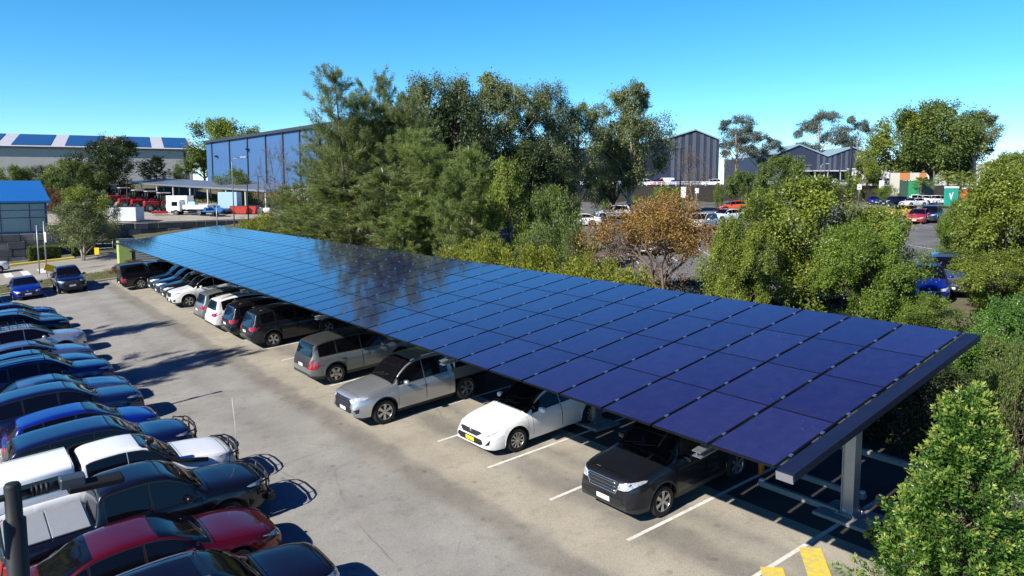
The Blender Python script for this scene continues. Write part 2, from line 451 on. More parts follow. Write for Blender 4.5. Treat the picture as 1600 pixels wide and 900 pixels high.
# ------------------------------------------------------------------ solar carport
def solar_glass():
    m = bpy.data.materials.new('solar glass'); m.use_nodes = True
    nt = m.node_tree; b = nt.nodes['Principled BSDF']
    tc = nt.nodes.new('ShaderNodeTexCoord')
    br = nt.nodes.new('ShaderNodeTexBrick'); br.offset = 0
    br.inputs['Scale'].default_value = 1.0; br.inputs['Mortar Size'].default_value = 0.004
    br.inputs['Brick Width'].default_value = 0.155; br.inputs['Row Height'].default_value = 0.0935
    br.inputs['Color1'].default_value = (0.017, 0.020, 0.066, 1); br.inputs['Color2'].default_value = (0.019, 0.022, 0.072, 1)
    br.inputs['Mortar'].default_value = (0.014, 0.017, 0.058, 1)
    nt.links.new(tc.outputs['Object'], br.inputs['Vector'])
    n = nt.nodes.new('ShaderNodeTexNoise'); n.inputs['Scale'].default_value = 3.0; n.inputs['Detail'].default_value = 7; n.inputs['Roughness'].default_value = 0.7
    oi = nt.nodes.new('ShaderNodeObjectInfo')
    va = nt.nodes.new('ShaderNodeVectorMath'); va.operation = 'ADD'
    vm = nt.nodes.new('ShaderNodeCombineXYZ')
    ml = nt.nodes.new('ShaderNodeMath'); ml.operation = 'MULTIPLY'; ml.inputs[1].default_value = 60
    nt.links.new(oi.outputs['Random'], ml.inputs[0]); nt.links.new(ml.outputs[0], vm.inputs['X'])
    nt.links.new(tc.outputs['Object'], va.inputs[0]); nt.links.new(vm.outputs[0], va.inputs[1]); nt.links.new(va.outputs[0], n.inputs['Vector'])
    # thin film of dust
    r = ramp_node(nt, [(0.35, (0.0,) * 3), (0.8, (0.045,) * 3)]); nt.links.new(n.outputs['Fac'], r.inputs['Fac'])
    # dried splashes: small pale dots
    vo = nt.nodes.new('ShaderNodeTexVoronoi'); vo.inputs['Scale'].default_value = 9.0
    nt.links.new(va.outputs[0], vo.inputs['Vector'])
    rd = ramp_node(nt, [(0.03, (0.75,) * 3), (0.10, (0.0,) * 3)]); nt.links.new(vo.outputs['Distance'], rd.inputs['Fac'])
    n5 = nt.nodes.new('ShaderNodeTexNoise'); n5.inputs['Scale'].default_value = 0.6; nt.links.new(va.outputs[0], n5.inputs['Vector'])
    r5 = ramp_node(nt, [(0.5, (0.0,) * 3), (0.62, (1.0,) * 3)]); nt.links.new(n5.outputs['Fac'], r5.inputs['Fac'])
    md = nt.nodes.new('ShaderNodeMath'); md.operation = 'MULTIPLY'; nt.links.new(rd.outputs['Color'], md.inputs[0]); nt.links.new(r5.outputs['Color'], md.inputs[1])
    mx = nt.nodes.new('ShaderNodeMath'); mx.operation = 'MAXIMUM'; nt.links.new(r.outputs['Color'], mx.inputs[0]); nt.links.new(md.outputs[0], mx.inputs[1])
    mc = nt.nodes.new('ShaderNodeMix'); mc.data_type = 'RGBA'; mc.inputs['B'].default_value = (0.30, 0.29, 0.33, 1)
    nt.links.new(mx.outputs[0], mc.inputs['Factor']); hv = nt.nodes.new('ShaderNodeHueSaturation'); mrv = nt.nodes.new('ShaderNodeMapRange'); mrv.inputs['To Min'].default_value = 0.82; mrv.inputs['To Max'].default_value = 1.2
    nt.links.new(oi.outputs['Random'], mrv.inputs['Value']); nt.links.new(mrv.outputs['Result'], hv.inputs['Value']); nt.links.new(br.outputs['Color'], hv.inputs['Color'])
    nt.links.new(hv.outputs['Color'], mc.inputs['A']); nt.links.new(mc.outputs['Result'], b.inputs['Base Color'])
    b.inputs['Roughness'].default_value = 0.09; b.inputs['Specular Tint'].default_value = (0.20, 0.40, 1.0, 1); b.inputs['IOR'].default_value = 1.95; b.inputs['Coat Weight'].default_value = 0.7; b.inputs['Coat Roughness'].default_value = 0.05; b.inputs['Specular IOR Level'].default_value = 0.5
    ob = nt.nodes.new('ShaderNodeTexNoise'); ob.inputs['Scale'].default_value = 1.3; nt.links.new(va.outputs[0], ob.inputs['Vector'])
    bp = nt.nodes.new('ShaderNodeBump'); bp.inputs['Strength'].default_value = 0.012; bp.inputs['Distance'].default_value = 0.05
    nt.links.new(ob.outputs['Fac'], bp.inputs['Height']); nt.links.new(bp.outputs['Normal'], b.inputs['Normal'])
    return m
SOLAR = solar_glass()
PFRAME = mat('panel frame', (0.01, 0.01, 0.012), rough=0.35, metal=0.4)
DSTEEL = mat('dark steel trim', (0.008, 0.012, 0.036), rough=0.45, metal=0.0, spec=0.22, noise=(3, .5, (0.014, .019, .048)))
CT = Matrix.Translation((-15.1, -7.9, 0))
SHR = 0.057
CX0, CZ0, CX1, CZ1 = 9.48, 3.32, 16.80, 4.37       # low eave and high eave (top of panels)
CPY0, PITCH, NCOL = 6.10, 1.22, 44
slope = math.atan2(CZ1 - CZ0, CX1 - CX0)
SLEN = math.hypot(CZ1 - CZ0, CX1 - CX0)
TS = Matrix.Translation((CX0, 0, CZ0)) @ Matrix.Rotation(-slope, 4, 'Y')   # local x runs up the slope
PXC, PYC = 15.1, 7.9
PZC = terrain(PXC, PYC)
cp = empty('solar_carport', (PXC, PYC, PZC), 0, 'long carport roofed with dark blue solar panels over the parked cars', 'carport')
cpi = Matrix.Translation((-PXC, -PYC, -PZC))
PL = SLEN / 4
SHM = Matrix(((1, 0, 0, 0), (SHR, 1, 0, 0), (0, 0, 1, 0), (0, 0, 0, 1)))
mb = MB()
mb.box((0, 0, -0.018), (PL - 0.012, PITCH - 0.05, 0.036), 1)
mb.add([(sx * (PL / 2 - 0.022), sy * (PITCH / 2 - 0.041), 0.002) for sx, sy in ((-1, -1), (1, -1), (1, 1), (-1, 1))], [(0, 1, 2, 3)], 0)
mb.xf(SHM)
pme = mb.mesh('solar_panel', [SOLAR, PFRAME])
rows = MB()
for c in range(NCOL):
    for r in range(4):
        T = cpi @ TS @ Matrix.Translation((PL * (r + 0.5), CPY0 + PITCH * (c + 0.5) + SHR * PL * (r + 0.5), 0))
        if c < 25:
            o = obj('solar_panel', pme, cp); o.matrix_local = T
        else:
            rows.add([T @ Vector(p) for p in pme_v] if False else [T @ Vector(p) for p in mb.v], mb.f, 0)
            rows.m[-len(mb.f):] = list(mb.m)
o = rows.build('solar_panel', [SOLAR, PFRAME], cp); o['kind'] = 'stuff'
PX = [PL * (r + q) for r in range(4) for q in (0.24, 0.76)]         # purlins, two under each panel
CLAMP = mat('bright clamp', (0.6, 0.62, 0.66), rough=0.18, metal=0.9)
cm = MB()
for px in PX: cm.box((px, 0, 0.010), (0.07, 0.05, 0.022), 0)
cm.box((SLEN / 2, 0, -0.062), (SLEN - 0.3, 0.012, 0.012), 0)
cm.xf(SHM)
cme = cm.mesh('clamp_strip', [CLAMP])
for c in range(NCOL + 1):
    o = obj('clamp_strip', cme, cp); o.matrix_local = cpi @ TS @ Matrix.Translation((0, CPY0 + PITCH * c, 0))
YE = CPY0 + PITCH * NCOL
for px in PX:
    mb = MB(); mb.box((px, (CPY0 + YE) / 2, -0.12), (0.065, YE - CPY0 - 0.1, 0.15)); mb.xf(cpi @ TS @ Matrix.Translation((0, SHR * px, 0)))
    mb.build('purlin', GALV, cp)
posts = [PYC + 7.9 * k for k in range(7)]
for py in posts:
    mb = MB()
    h = [(-0.0, -0.21, -0.30), (5.4, -0.21, -0.52), (SLEN, -0.21, -0.32)]
    for i in range(2):
        (x0, a0, b0), (x1, a1, b1) = h[i], h[i + 1]
        for (y, w) in ((py, 0.02),):
            mb.add([(x0, y - w / 2, b0), (x1, y - w / 2, b1), (x1, y + w / 2, b1), (x0, y + w / 2, b0), (x0, y - w / 2, a0), (x1, y - w / 2, a1), (x1, y + w / 2, a1), (x0, y + w / 2, a0)],
                   [(0, 3, 2, 1), (4, 5, 6, 7), (0, 1, 5, 4), (1, 2, 6, 5), (2, 3, 7, 6), (3, 0, 4, 7)])
        for (z0, z1) in ((a0, a1), (b0, b1)):
            mb.add([(x0, py - 0.09, z0 - 0.008), (x1, py - 0.09, z1 - 0.008), (x1, py + 0.09, z1 - 0.008), (x0, py + 0.09, z0 - 0.008),
                    (x0, py - 0.09, z0 + 0.008), (x1, py - 0.09, z1 + 0.008), (x1, py + 0.09, z1 + 0.008), (x0, py + 0.09, z0 + 0.008)],
                   [(0, 3, 2, 1), (4, 5, 6, 7), (0, 1, 5, 4), (1, 2, 6, 5), (2, 3, 7, 6), (3, 0, 4, 7)])
    mb.xf(cpi @ TS @ Matrix.Translation((0, -SHR * 5.67, 0)) @ SHM); mb.build('rafter', GALV, cp)
    zt = CZ0 + (PXC - CX0) * math.tan(slope) - 0.5 - PZC
    mb = MB()
    mb.box((PXC, py - 0.13, zt / 2 + 0.02), (0.26, 0.016, zt - 0.04)); mb.box((PXC, py + 0.13, zt / 2 + 0.02), (0.26, 0.016, zt - 0.04))
    mb.box((PXC - 0.05, py, zt / 2 + 0.02), (0.10, 0.244, zt - 0.04)); mb.box((PXC + 0.06, py, zt / 2 + 0.02), (0.05, 0.20, zt - 0.04))
    mb.xf(CT); colm = mb.build('column', GALV, cp)
    mb = MB(); mb.tube([(PXC + .02, py + .20, .1), (PXC + .02, py + .20, zt - .1)], .022, 8)
    for zz in (.6, 1.4, 2.2): mb.box((PXC + .02, py + .175, zz), (.07, .07, .03))
    mb.xf(CT); mb.build('conduit', GALV, colm)
    mb = MB(); mb.box((PXC, py, 0.075), (0.46, 0.46, 0.03))
    for sx in (-1, 1):
        for sy in (-1, 1): mb.lathe([(0.0, 0.14), (0.02, 0.14), (0.02, 0.085)], (PXC + sx * 0.18, py + sy * 0.18, 0), 'Z', 8)
        mb.add([(PXC + sx * 0.13, py - 0.14, 0.09), (PXC + sx * 0.2, py - 0.14, 0.09), (PXC + sx * 0.13, py - 0.14, 0.24), (PXC + sx * 0.13, py - 0.15, 0.09), (PXC + sx * 0.2, py - 0.15, 0.09), (PXC + sx * 0.13, py - 0.15, 0.24)], [(0, 1, 2), (3, 5, 4), (0, 2, 5, 3), (1, 4, 5, 2)])
    mb.xf(CT); mb.build('base_plate', GALV, colm)
    mb = MB(); mb.box((PXC, py, 0.02), (1.0, 1.15, 0.08), bev=0.01); mb.xf(CT); mb.build('footing', CONC, cp)
for (ya, yb) in ((CPY0 - 0.31, CPY0 - 0.03), (YE + 0.03, YE + 0.30)):
    mb = MB(); mb.box((SLEN / 2, (ya + yb) / 2, -0.03), (SLEN + 0.04, yb - ya, 0.04))
    yo = ya + 0.012 if ya < CPY0 else yb - 0.012
    mb.box((SLEN / 2, yo, -0.095), (SLEN + 0.04, 0.024, 0.088)); mb.xf(cpi @ TS @ SHM); mb.build('end_trim', DSTEEL, cp)
    mb = MB(); mb.box((-0.03, (ya + yb) / 2 + 0.01, -0.10), (0.012, yb - ya, 0.13)); mb.xf(cpi @ TS); mb.build('end_cap', CLAMP, cp)
mb = MB(); mb.box((SLEN + 0.06, (CPY0 + YE) / 2, -0.13), (0.1, YE - CPY0, 0.13)); mb.xf(cpi @ TS @ SHM); mb.build('gutter', GALV, cp)

# wheel stops, bollards behind the bays
REFL = mat('reflector white', (0.7, 0.7, 0.68), rough=0.4)
def wheel_stop(x, y, label, L=1.65):
    t = empty('wheel_stop', (x, y, terrain(x, y)), 0, label, 'wheel stop', 'concrete wheel stops under the carport')
    mb = MB(); mb.prism([(-0.08, 0), (0.08, 0), (0.055, 0.11), (-0.055, 0.11)], -L / 2, L / 2); mb.build('block', CONC, t)
    for s in (-1, 1):
        mb = MB(); mb.box((0, s * (L / 2 - 0.07), 0.14), (0.12, 0.1, 0.06), bev=0.01); mb.build('reflector', REFL, t)
wheel_stop(15.05, 9.0, 'long concrete wheel stop just left of the front post base', 2.2)
wheel_stop(16.05, 8.95, 'concrete wheel stop behind the front post, beyond the first one', 1.8)
wheel_stop(16.1, 7.0, 'concrete wheel stop nearest the clipped green shrub')
ORANGE = mat('orange plastic', (0.75, 0.17, 0.015), rough=0.5)
b = MB(); b.lathe([(0.0, 0.92), (0.05, 0.91), (0.075, 0.87), (0.075, 0.0)], (0, 0, 0), 'Z', 16)
o = b.build('bollard', ORANGE); o.location = T3(15.55, 10.4); tag(o, 'orange bollard standing in the shade under the low eave of the carport', 'bollard')

# ------------------------------------------------------------------ cars
def pchip(pts):
    x = np.array([p[0] for p in pts], float); y = np.array([p[1] for p in pts], float)
    h = np.diff(x); d = np.diff(y) / h; m = np.zeros(len(x))
    for i in range(1, len(x) - 1):
        if d[i - 1] * d[i] > 0:
            w1 = 2 * h[i] + h[i - 1]; w2 = h[i] + 2 * h[i - 1]; m[i] = (w1 + w2) / (w1 / d[i - 1] + w2 / d[i])
    m[0] = d[0]; m[-1] = d[-1]
    def f(t):
        t = min(max(t, x[0]), x[-1]); i = min(int(np.searchsorted(x, t, 'right')) - 1, len(x) - 2); i = max(i, 0)
        s = (t - x[i]) / h[i]
        return float(y[i] * (1 + 2 * s) * (1 - s) ** 2 + h[i] * m[i] * s * (1 - s) ** 2 + y[i + 1] * s * s * (3 - 2 * s) + h[i] * m[i + 1] * s * s * (s - 1))
    return f

SPECS = {
 'sedan': dict(L=4.86, W=1.84, wb=2.82, fo=0.97, R=0.335, clad=0, k=0.42,
   top=[(0, .60), (.06, .70), (.25, .79), (.7, .90), (1.25, .975), (1.42, 1.01), (1.8, 1.21), (2.15, 1.37), (2.5, 1.44), (2.9, 1.45), (3.4, 1.41), (3.9, 1.25), (4.3, 1.08), (4.45, 1.05), (4.76, 1.02), (4.83, .95), (4.86, .80)],
   belt=[(0, .56), (.25, .70), (.7, .81), (1.4, .90), (2.5, .94), (3.6, .97), (4.4, .98), (4.7, .95), (4.86, .74)],
   doors=(1.55, 2.62, 3.55), glass=(1.58, 4.0), ws=(1.43, 2.34), rw=(3.46, 4.28), hood=(.28, 1.36)),
 'suv': dict(L=4.62, W=1.86, wb=2.68, fo=0.95, R=0.36, clad=1, k=0.34,
   top=[(0, .74), (.035, .95), (.16, 1.04), (.6, 1.11), (1.1, 1.16), (1.26, 1.19), (1.62, 1.42), (1.96, 1.61), (2.26, 1.70), (2.8, 1.74), (3.5, 1.72), (4.05, 1.65), (4.22, 1.60), (4.36, 1.33), (4.5, 1.08), (4.57, .98), (4.62, .74)],
   belt=[(0, .70), (.16, .91), (.6, 1.0), (1.3, 1.07), (2.5, 1.10), (3.6, 1.13), (4.3, 1.12), (4.5, .98), (4.62, .70)],
   doors=(1.42, 2.45, 3.4), glass=(1.5, 4.08), ws=(1.30, 2.16), rw=None, hood=(.22, 1.22)),
 'boxy': dict(L=4.62, W=1.9, wb=2.75, fo=0.90, R=0.37, clad=1, k=0.28,
   top=[(0, .70), (.04, .92), (.15, 1.02), (.6, 1.09), (1.1, 1.13), (1.26, 1.17), (1.6, 1.40), (1.92, 1.60), (2.2, 1.68), (2.8, 1.715), (3.6, 1.69), (4.22, 1.60), (4.32, 1.52), (4.46, 1.22), (4.54, 1.08), (4.59, .98), (4.62, .74)],
   belt=[(0, .66), (.15, .88), (.6, .97), (1.3, 1.05), (2.5, 1.07), (3.6, 1.10), (4.3, 1.10), (4.5, .98), (4.62, .70)],
   doors=(1.4, 2.5, 3.5), glass=(1.45, 4.2), ws=(1.28, 2.06), rw=None, hood=(.18, 1.2)),
 'hatch': dict(L=4.2, W=1.76, wb=2.58, fo=0.85, R=0.325, clad=0, k=0.38,
   top=[(0, .60), (.05, .72), (.2, .83), (.6, .94), (.95, 1.00), (1.1, 1.04), (1.5, 1.27), (1.85, 1.43), (2.2, 1.50), (2.7, 1.51), (3.4, 1.45), (3.72, 1.38), (3.9, 1.15), (4.05, .98), (4.15, .90), (4.2, .70)],
   belt=[(0, .56), (.2, .72), (.6, .83), (1.2, .92), (2.3, .96), (3.4, 1.0), (3.9, .98), (4.1, .88), (4.2, .66)],
   doors=(1.25, 2.3, 3.12), glass=(1.28, 3.62), ws=(1.12, 2.0), rw=None, hood=(.24, 1.05)),
 'ute': dict(L=5.32, W=1.88, wb=3.09, fo=0.98, R=0.39, clad=0, k=0.30,
   top=[(0, .74), (.04, .96), (.18, 1.05), (.7, 1.14), (1.2, 1.20), (1.36, 1.23), (1.7, 1.48), (2.02, 1.68), (2.3, 1.77), (2.7, 1.805), (3.2, 1.79), (3.44, 1.72), (3.5, 1.60), (3.6, 1.22), (3.64, 1.13), (3.9, 1.125), (5.2, 1.125), (5.27, 1.10), (5.32, .80)],
   belt=[(0, .70), (.18, .92), (.7, 1.02), (1.4, 1.08), (2.5, 1.10), (3.4, 1.11), (4.5, 1.11), (5.2, 1.11), (5.32, .78)],
   doors=(1.5, 2.52, 3.40), glass=(1.55, 3.46), ws=(1.38, 2.18), rw=None, hood=(.22, 1.3)),
 'cab': dict(L=5.32, body=3.62, W=1.88, wb=3.09, fo=0.98, R=0.39, clad=0, k=0.30,
   top=[(0, .74), (.04, .96), (.18, 1.05), (.7, 1.14), (1.2, 1.20), (1.36, 1.23), (1.7, 1.48), (2.02, 1.68), (2.3, 1.77), (2.7, 1.805), (3.2, 1.79), (3.48, 1.72), (3.56, 1.55), (3.6, 1.3), (3.62, 1.2)],
   belt=[(0, .70), (.18, .92), (.7, 1.02), (1.4, 1.08), (2.5, 1.10), (3.4, 1.11), (3.62, 1.11)],
   doors=(1.5, 2.52, 3.42), glass=(1.55, 3.48), ws=(1.38, 2.18), rw=None, hood=(.22, 1.3)),
 'van': dict(L=5.1, W=1.95, wb=3.0, fo=0.95, R=0.34, clad=0, k=0.12,
   top=[(0, .75), (.05, .95), (.3, 1.08), (.8, 1.2), (1.0, 1.28), (1.4, 1.68), (1.7, 1.90), (2.1, 1.98), (3.5, 1.99), (4.9, 1.96), (5.02, 1.85), (5.08, 1.2), (5.1, .9)],
   belt=[(0, .70), (.3, .95), (1.0, 1.08), (2.0, 1.12), (4.9, 1.12), (5.1, .85)],
   doors=(1.05, 2.05, 3.2), glass=(1.12, 2.05), ws=(1.02, 1.75), rw=None, hood=(.3, .95)),
}
WHEELS = {}
def wheel_meshes(R, style):
    key = (round(R, 3), style)
    if key in WHEELS: return WHEELS[key]
    w = 0.11; ri = R * 0.66
    t = MB(); t.lathe([(ri, -w), (R * 0.9, -w - .006), (R * 0.975, -w + .02), (R, -w + .045), (R, w - .045), (R * 0.975, w - .02), (R * 0.9, w + .006), (ri, w), (ri * .97, w - .03)], n=26)
    tm = t.mesh('wheel', [TYRE], 45)
    r = MB()
    r.lathe([(ri * 1.005, w - .002), (ri * .95, w - .006), (ri * .9, w - .035), (ri * .9, -w * .5)], n=26, mi=0)
    r.add([(0, w - .06, 0)] + [(ri * .93 * math.cos(2 * PI * k / 20), w - .06, ri * .93 * math.sin(2 * PI * k / 20)) for k in range(20)], [(0, 1 + (k + 1) % 20, 1 + k) for k in range(20)], 1)
    r.lathe([(ri * .22, w - .05), (ri * .22, w - .014), (ri * .1, w - .006), (0.0, w - .006)], n=14, mi=0)
    n, wd = {'five': (5, .22), 'ten': (10, .11), 'six': (6, .2), 'star': (5, .34), 'steel': (8, .16)}[style]
    for k in range(n):
        a = 2 * PI * k / n; ca, sa = math.cos(a), math.sin(a)
        def P(rr, off, y): return (rr * ca - off * sa, y, rr * sa + off * ca)
        w0, w1 = ri * wd * .55, ri * wd
        if style == 'star': w0, w1 = ri * wd * .9, ri * wd * .45
        vs = [P(ri * .15, -w0, w - .012), P(ri * .15, w0, w - .012), P(ri * .95, w1, w - .012), P(ri * .95, -w1, w - .012),
              P(ri * .15, -w0, w - .05), P(ri * .15, w0, w - .05), P(ri * .95, w1, w - .05), P(ri * .95, -w1, w - .05)]
        r.add(vs, [(0, 1, 2, 3), (0, 4, 5, 1), (1, 5, 6, 2), (2, 6, 7, 3), (3, 7, 4, 0)], 0)
    dark = style == 'star'
    rm = r.mesh('rim', [ALLOY, BLACK], 40)
    WHEELS[key] = (tm, rm); return WHEELS[key]

def inside_grid(poly, step):
    xs = [p[0] for p in poly]; ys = [p[1] for p in poly]
    out = []
    nx = max(1, int((max(xs) - min(xs)) / step)); ny = max(1, int((max(ys) - min(ys)) / step))
    for i in range(1, nx + 1):
        for j in range(1, ny + 1):
            p = (min(xs) + (i - .5) * (max(xs) - min(xs)) / nx, min(ys) + (j - .5) * (max(ys) - min(ys)) / ny)
            c = False; n = len(poly)
            for a in range(n):
                (x1, y1), (x2, y2) = poly[a], poly[(a + 1) % n]
                if (y1 > p[1]) != (y2 > p[1]) and p[0] < (x2 - x1) * (p[1] - y1) / (y2 - y1) + x1: c = not c
            if c: out.append(p)
    return out
def densify(poly, step):
    out = []
    for i, p in enumerate(poly):
        q = poly[(i + 1) % len(poly)]; n = max(1, int(math.hypot(q[0] - p[0], q[1] - p[1]) / step))
        out += [(p[0] + (q[0] - p[0]) * t / n, p[1] + (q[1] - p[1]) * t / n) for t in range(n)]
    return out
def patch(mb, bvh, poly, axis, off=0.006, step=0.09, mi=0, mirror=False, flip=False):
    """lays a thin pane cut to a 2D outline on the body, pressed on along an axis"""
    pl = densify(poly, step); n = len(pl)
    pts = pl + inside_grid(pl, step)
    r = delaunay_2d_cdt([Vector(p) for p in pts], [(i, (i + 1) % n) for i in range(n)], [], 1, 1e-5)
    v2, tris = r[0], r[2]
    v3 = []
    for p in v2:
        a, c = p
        o, d = {'y': ((a, 3, c), (0, -1, 0)), 'z': ((a, c, 4), (0, 0, -1)), 'f': ((6, a, c), (-1, 0, 0)), 'r': ((-6, a, c), (1, 0, 0))}[axis]
        h = bvh.ray_cast(Vector(o), Vector(d))
        if h[0] is None: v3.append(None); continue
        nn = h[1] if h[1].dot(Vector(d)) < 0 else -h[1]
        v3.append(h[0] + nn * off)
    used = {}; vs = []; fs = []
    for t in tris:
        if any(v3[i] is None for i in t): continue
        pp = [v3[i] for i in t]
        if max((pp[0] - pp[1]).length, (pp[1] - pp[2]).length, (pp[2] - pp[0]).length) > 0.6: continue
        f = []
        for i in t:
            if i not in used: used[i] = len(vs); vs.append(v3[i])
            f.append(used[i])
        nn = (pp[1] - pp[0]).cross(pp[2] - pp[0]); out = Vector({'y': (0, 1, 0), 'z': (0, 0, 1), 'f': (1, 0, 0), 'r': (-1, 0, 0)}[axis])
        if nn.dot(out) < 0: f = f[::-1]
        fs.append(tuple(f))
    mb.add(vs, fs, mi, True)
    if mirror: mb.add([(p.x, -p.y, p.z) for p in vs], [f[::-1] for f in fs], mi, True)
    return mb

def build_car(kind, wheel='five', roof_rails=False, bull=False, plate=PLATEW, grille_chrome=False, black_top=False, rack=False, canopy=False, tonneau=None,
              snorkel=False, roofbox=False, sunroof=False, thin_grille=False, taillight_bar=False, silver_roof=False):
    S = SPECS[kind]; L = S['L']; BL = S.get('body', L); Wd = S['W']; R = S['R']; fo = S['fo']; wb = S['wb']
    top, belt = pchip(S['top']), pchip(S['belt'])
    zs = 0.22 if kind in ('sedan', 'hatch', 'van') else (0.27 if kind in ('suv', 'boxy') else 0.36)
    Ra = R + 0.075; axc = [fo, fo + wb] if BL > fo + wb else [fo]
    d0, d1, d2 = S['doors']
    xs = set(np.round(np.arange(0.0, BL, 0.085), 4)) | {0, .02, .05, .1, .16, BL, BL - .02, BL - .05, BL - .1, BL - .16, d0, d1, d2, S['hood'][0], S['hood'][1]}
    for p in S['top']: xs.add(p[0])
    for xc in axc:
        for a in np.linspace(0, PI, 15): xs.add(xc + Ra * math.cos(a))
        xs |= {xc - Ra - .008, xc + Ra + .008}
    keep = sorted(round(float(x), 4) for x in xs if 0 <= x <= BL); xs = [keep[0]]
    must = {round(v, 4) for v in (d0, d1, d2, S['hood'][0], S['hood'][1])}
    for x in keep[1:]:
        if x - xs[-1] < 0.006:
            if x in must: xs[-1] = x
            continue
        xs.append(x)
    def plan(x):
        f = min(1, x / 0.75); r = min(1, (L - x) / 0.6)
        nose = 0.30 if kind in ('sedan', 'hatch') else 0.24
        tail = 0.20 if kind in ('sedan', 'hatch') else (0.06 if kind in ('ute', 'van', 'cab') else 0.15)
        return Wd / 2 * (1 - nose * (1 - f) ** 2.7) * (1 - tail * (1 - r) ** 2.7)
    zt_ = [0, .22, .45, .62, .8, .93, 1.0]; yt_ = [.945, .985, 1.0, 1.0, .985, .955, .915]
    if kind == 'van': yt_ = [.96, .99, 1.0, 1.0, 1.0, 1.0, .99]
    rows = [0, .15, .34, .52, .7, .87, 1.0]
    def section(x):
        zb = zs + .09 * (1 - min(1, x / .3)) ** 2 + .16 * (1 - min(1, (L - x) / .5)) ** 2
        fl = 0
        for xc in axc:
            dx = abs(x - xc)
            if dx <= Ra + 1e-4: zb = max(zb, R + math.sqrt(max(0, Ra * Ra - dx * dx))); fl = 1
        zc = belt(x); z1 = max(top(x), zc + .03); H = z1 - zc; hw = plan(x)
        zb = min(zb, zc - .04)
        P = []
        for j, t in enumerate(rows):
            z = zb + t * (zc - zb); zn = min(1, max(0, (z - zs) / (zc - zs)))
            y = hw * float(np.interp(zn, zt_, yt_))
            if fl and j < 2: y += .016 if S['clad'] else .008
            P.append((y, z))
        ys = P[-1][0]; k = S['k']
        w = min(1, max(0, (H - .12) / .3)); w = w * w * (3 - 2 * w)
        gz = [.30, .60, .885, .945, .975, .992, 1.0]
        y8 = ys - k * .885 * H
        gy = [ys - k * .30 * H, ys - k * .60 * H, y8, y8 - .022, y8 - .07, y8 - .19, y8 * .5]
        hz = [math.sin(a) ** .8 for a in np.linspace(.22, 1.5, 7)]; hy = [ys * math.cos(a) ** .62 for a in np.linspace(.22, 1.5, 7)]
        for j in range(7):
            P.append((max(.02, w * gy[j] + (1 - w) * hy[j]), zc + H * (w * gz[j] + (1 - w) * hz[j])))
        P.append((0, zc + H))
        return P
    n = 15; V = []; half = L / 2
    for x in xs:
        P = section(x)
        V += [(half - x, y, z) for (y, z) in P] + [(half - x, -y, z) for (y, z) in P[:-1]]
    st = 2 * n - 1
    def li(i, j, s): return i * st + (j if s > 0 or j == n - 1 else n + j)
    FA = []   # (face, category, material index)
    h0, h1 = S['hood']
    for i in range(len(xs) - 1):
        xm = (xs[i] + xs[i + 1]) / 2
        for s in (1, -1):
            for j in range(n - 1):
                f = (li(i, j, s), li(i + 1, j, s), li(i + 1, j + 1, s), li(i, j + 1, s))
                if s > 0: f = f[::-1]
                if s < 0 and False: pass
                cat = 'body'
                if 1 <= j < 6 and d0 < xm < d1: cat = 'door%d0' % s
                elif 1 <= j < 6 and d1 < xm < d2 and kind != 'van': cat = 'door%d1' % s
                elif j >= 8 and h0 < xm < h1: cat = 'bonnet'
                elif j < 4 and xm < fo - Ra - .02: cat = 'bumperf'
                elif j < 4 and xm > fo + wb + Ra + .02 and BL == L: cat = 'bumperr'
                mi = 0
                near = any(abs(xm - xc) < Ra + .01 for xc in axc)
                if S['clad'] and (j == 0 or (j == 0 and near)): mi = 1
                if black_top and j >= 8 and xm > 1.35: mi = 1
                if j == 0 and cat == 'body' and kind in ('ute', 'cab') and near: mi = 1
                FA.append((f, cat, mi))
    for i, c in ((0, 'bumperf'), (len(xs) - 1, 'bumperr')):
        for j in range(n - 1):
            a, b_, c_, d_ = li(i, j, 1), li(i, j, -1), li(i, j + 1, -1), li(i, j + 1, 1)
            f = (a, b_, c_, d_) if j < n - 2 else (a, b_, li(i, n - 1, 1))
            if i: f = f[::-1]
            FA.append((f, c if j < 4 and BL == L else 'body', 1 if (S['clad'] and j < 2) else 0))
    bvh = BVHTree.FromPolygons([Vector(v) for v in V], [f[0] for f in FA])
    root = empty('parked_car', (0, 0, 0))
    def sub(cat, name, parent, shrink=None):
        fs = [(f, m) for f, c, m in FA if c == cat]
        if not fs: return None
        ids = {}; vs = []; mb = MB()
        for f, m in fs:
            g = []
            for q in f:
                if q not in ids: ids[q] = len(vs); vs.append(V[q])
                g.append(ids[q])
            mb.f.append(tuple(g)); mb.m.append(m); mb.sm.append(True)
        if shrink:
            x0, x1 = min(v[0] for v in vs), max(v[0] for v in vs); xm = (x0 + x1) / 2; kx = 1 - 2 * shrink / (x1 - x0)
            y0, y1 = min(v[1] for v in vs), max(v[1] for v in vs); ky = 1 - 2 * shrink / (y1 - y0) if cat == 'bonnet' else 1; ym = (y0 + y1) / 2
            vs = [(xm + (v[0] - xm) * kx, ym + (v[1] - ym) * ky, v[2]) for v in vs]
        mb.v = vs
        return mb.build(name, [PAINT0, CLAD], parent, 48)
    body = sub('body', 'body', root)
    sub('bonnet', 'bonnet', root, .012); sub('bumperf', 'bumper', root); sub('bumperr', 'bumper', root)
    X = lambda x: half - x
    def side_poly(xa, xb, lo=.035, hi=.865, cut=0.0):
        lower = []; upper = []
        for x in np.linspace(xa, xb, 12):
            zc = belt(x); H = top(x) - zc
            zl = zc + lo; zu = zc + hi * H - .02
            if zu - zl > .035: lower.append((X(x), zl)); upper.append((X(x), zu))
        return lower + upper[::-1]
    ga, gb = S['glass']
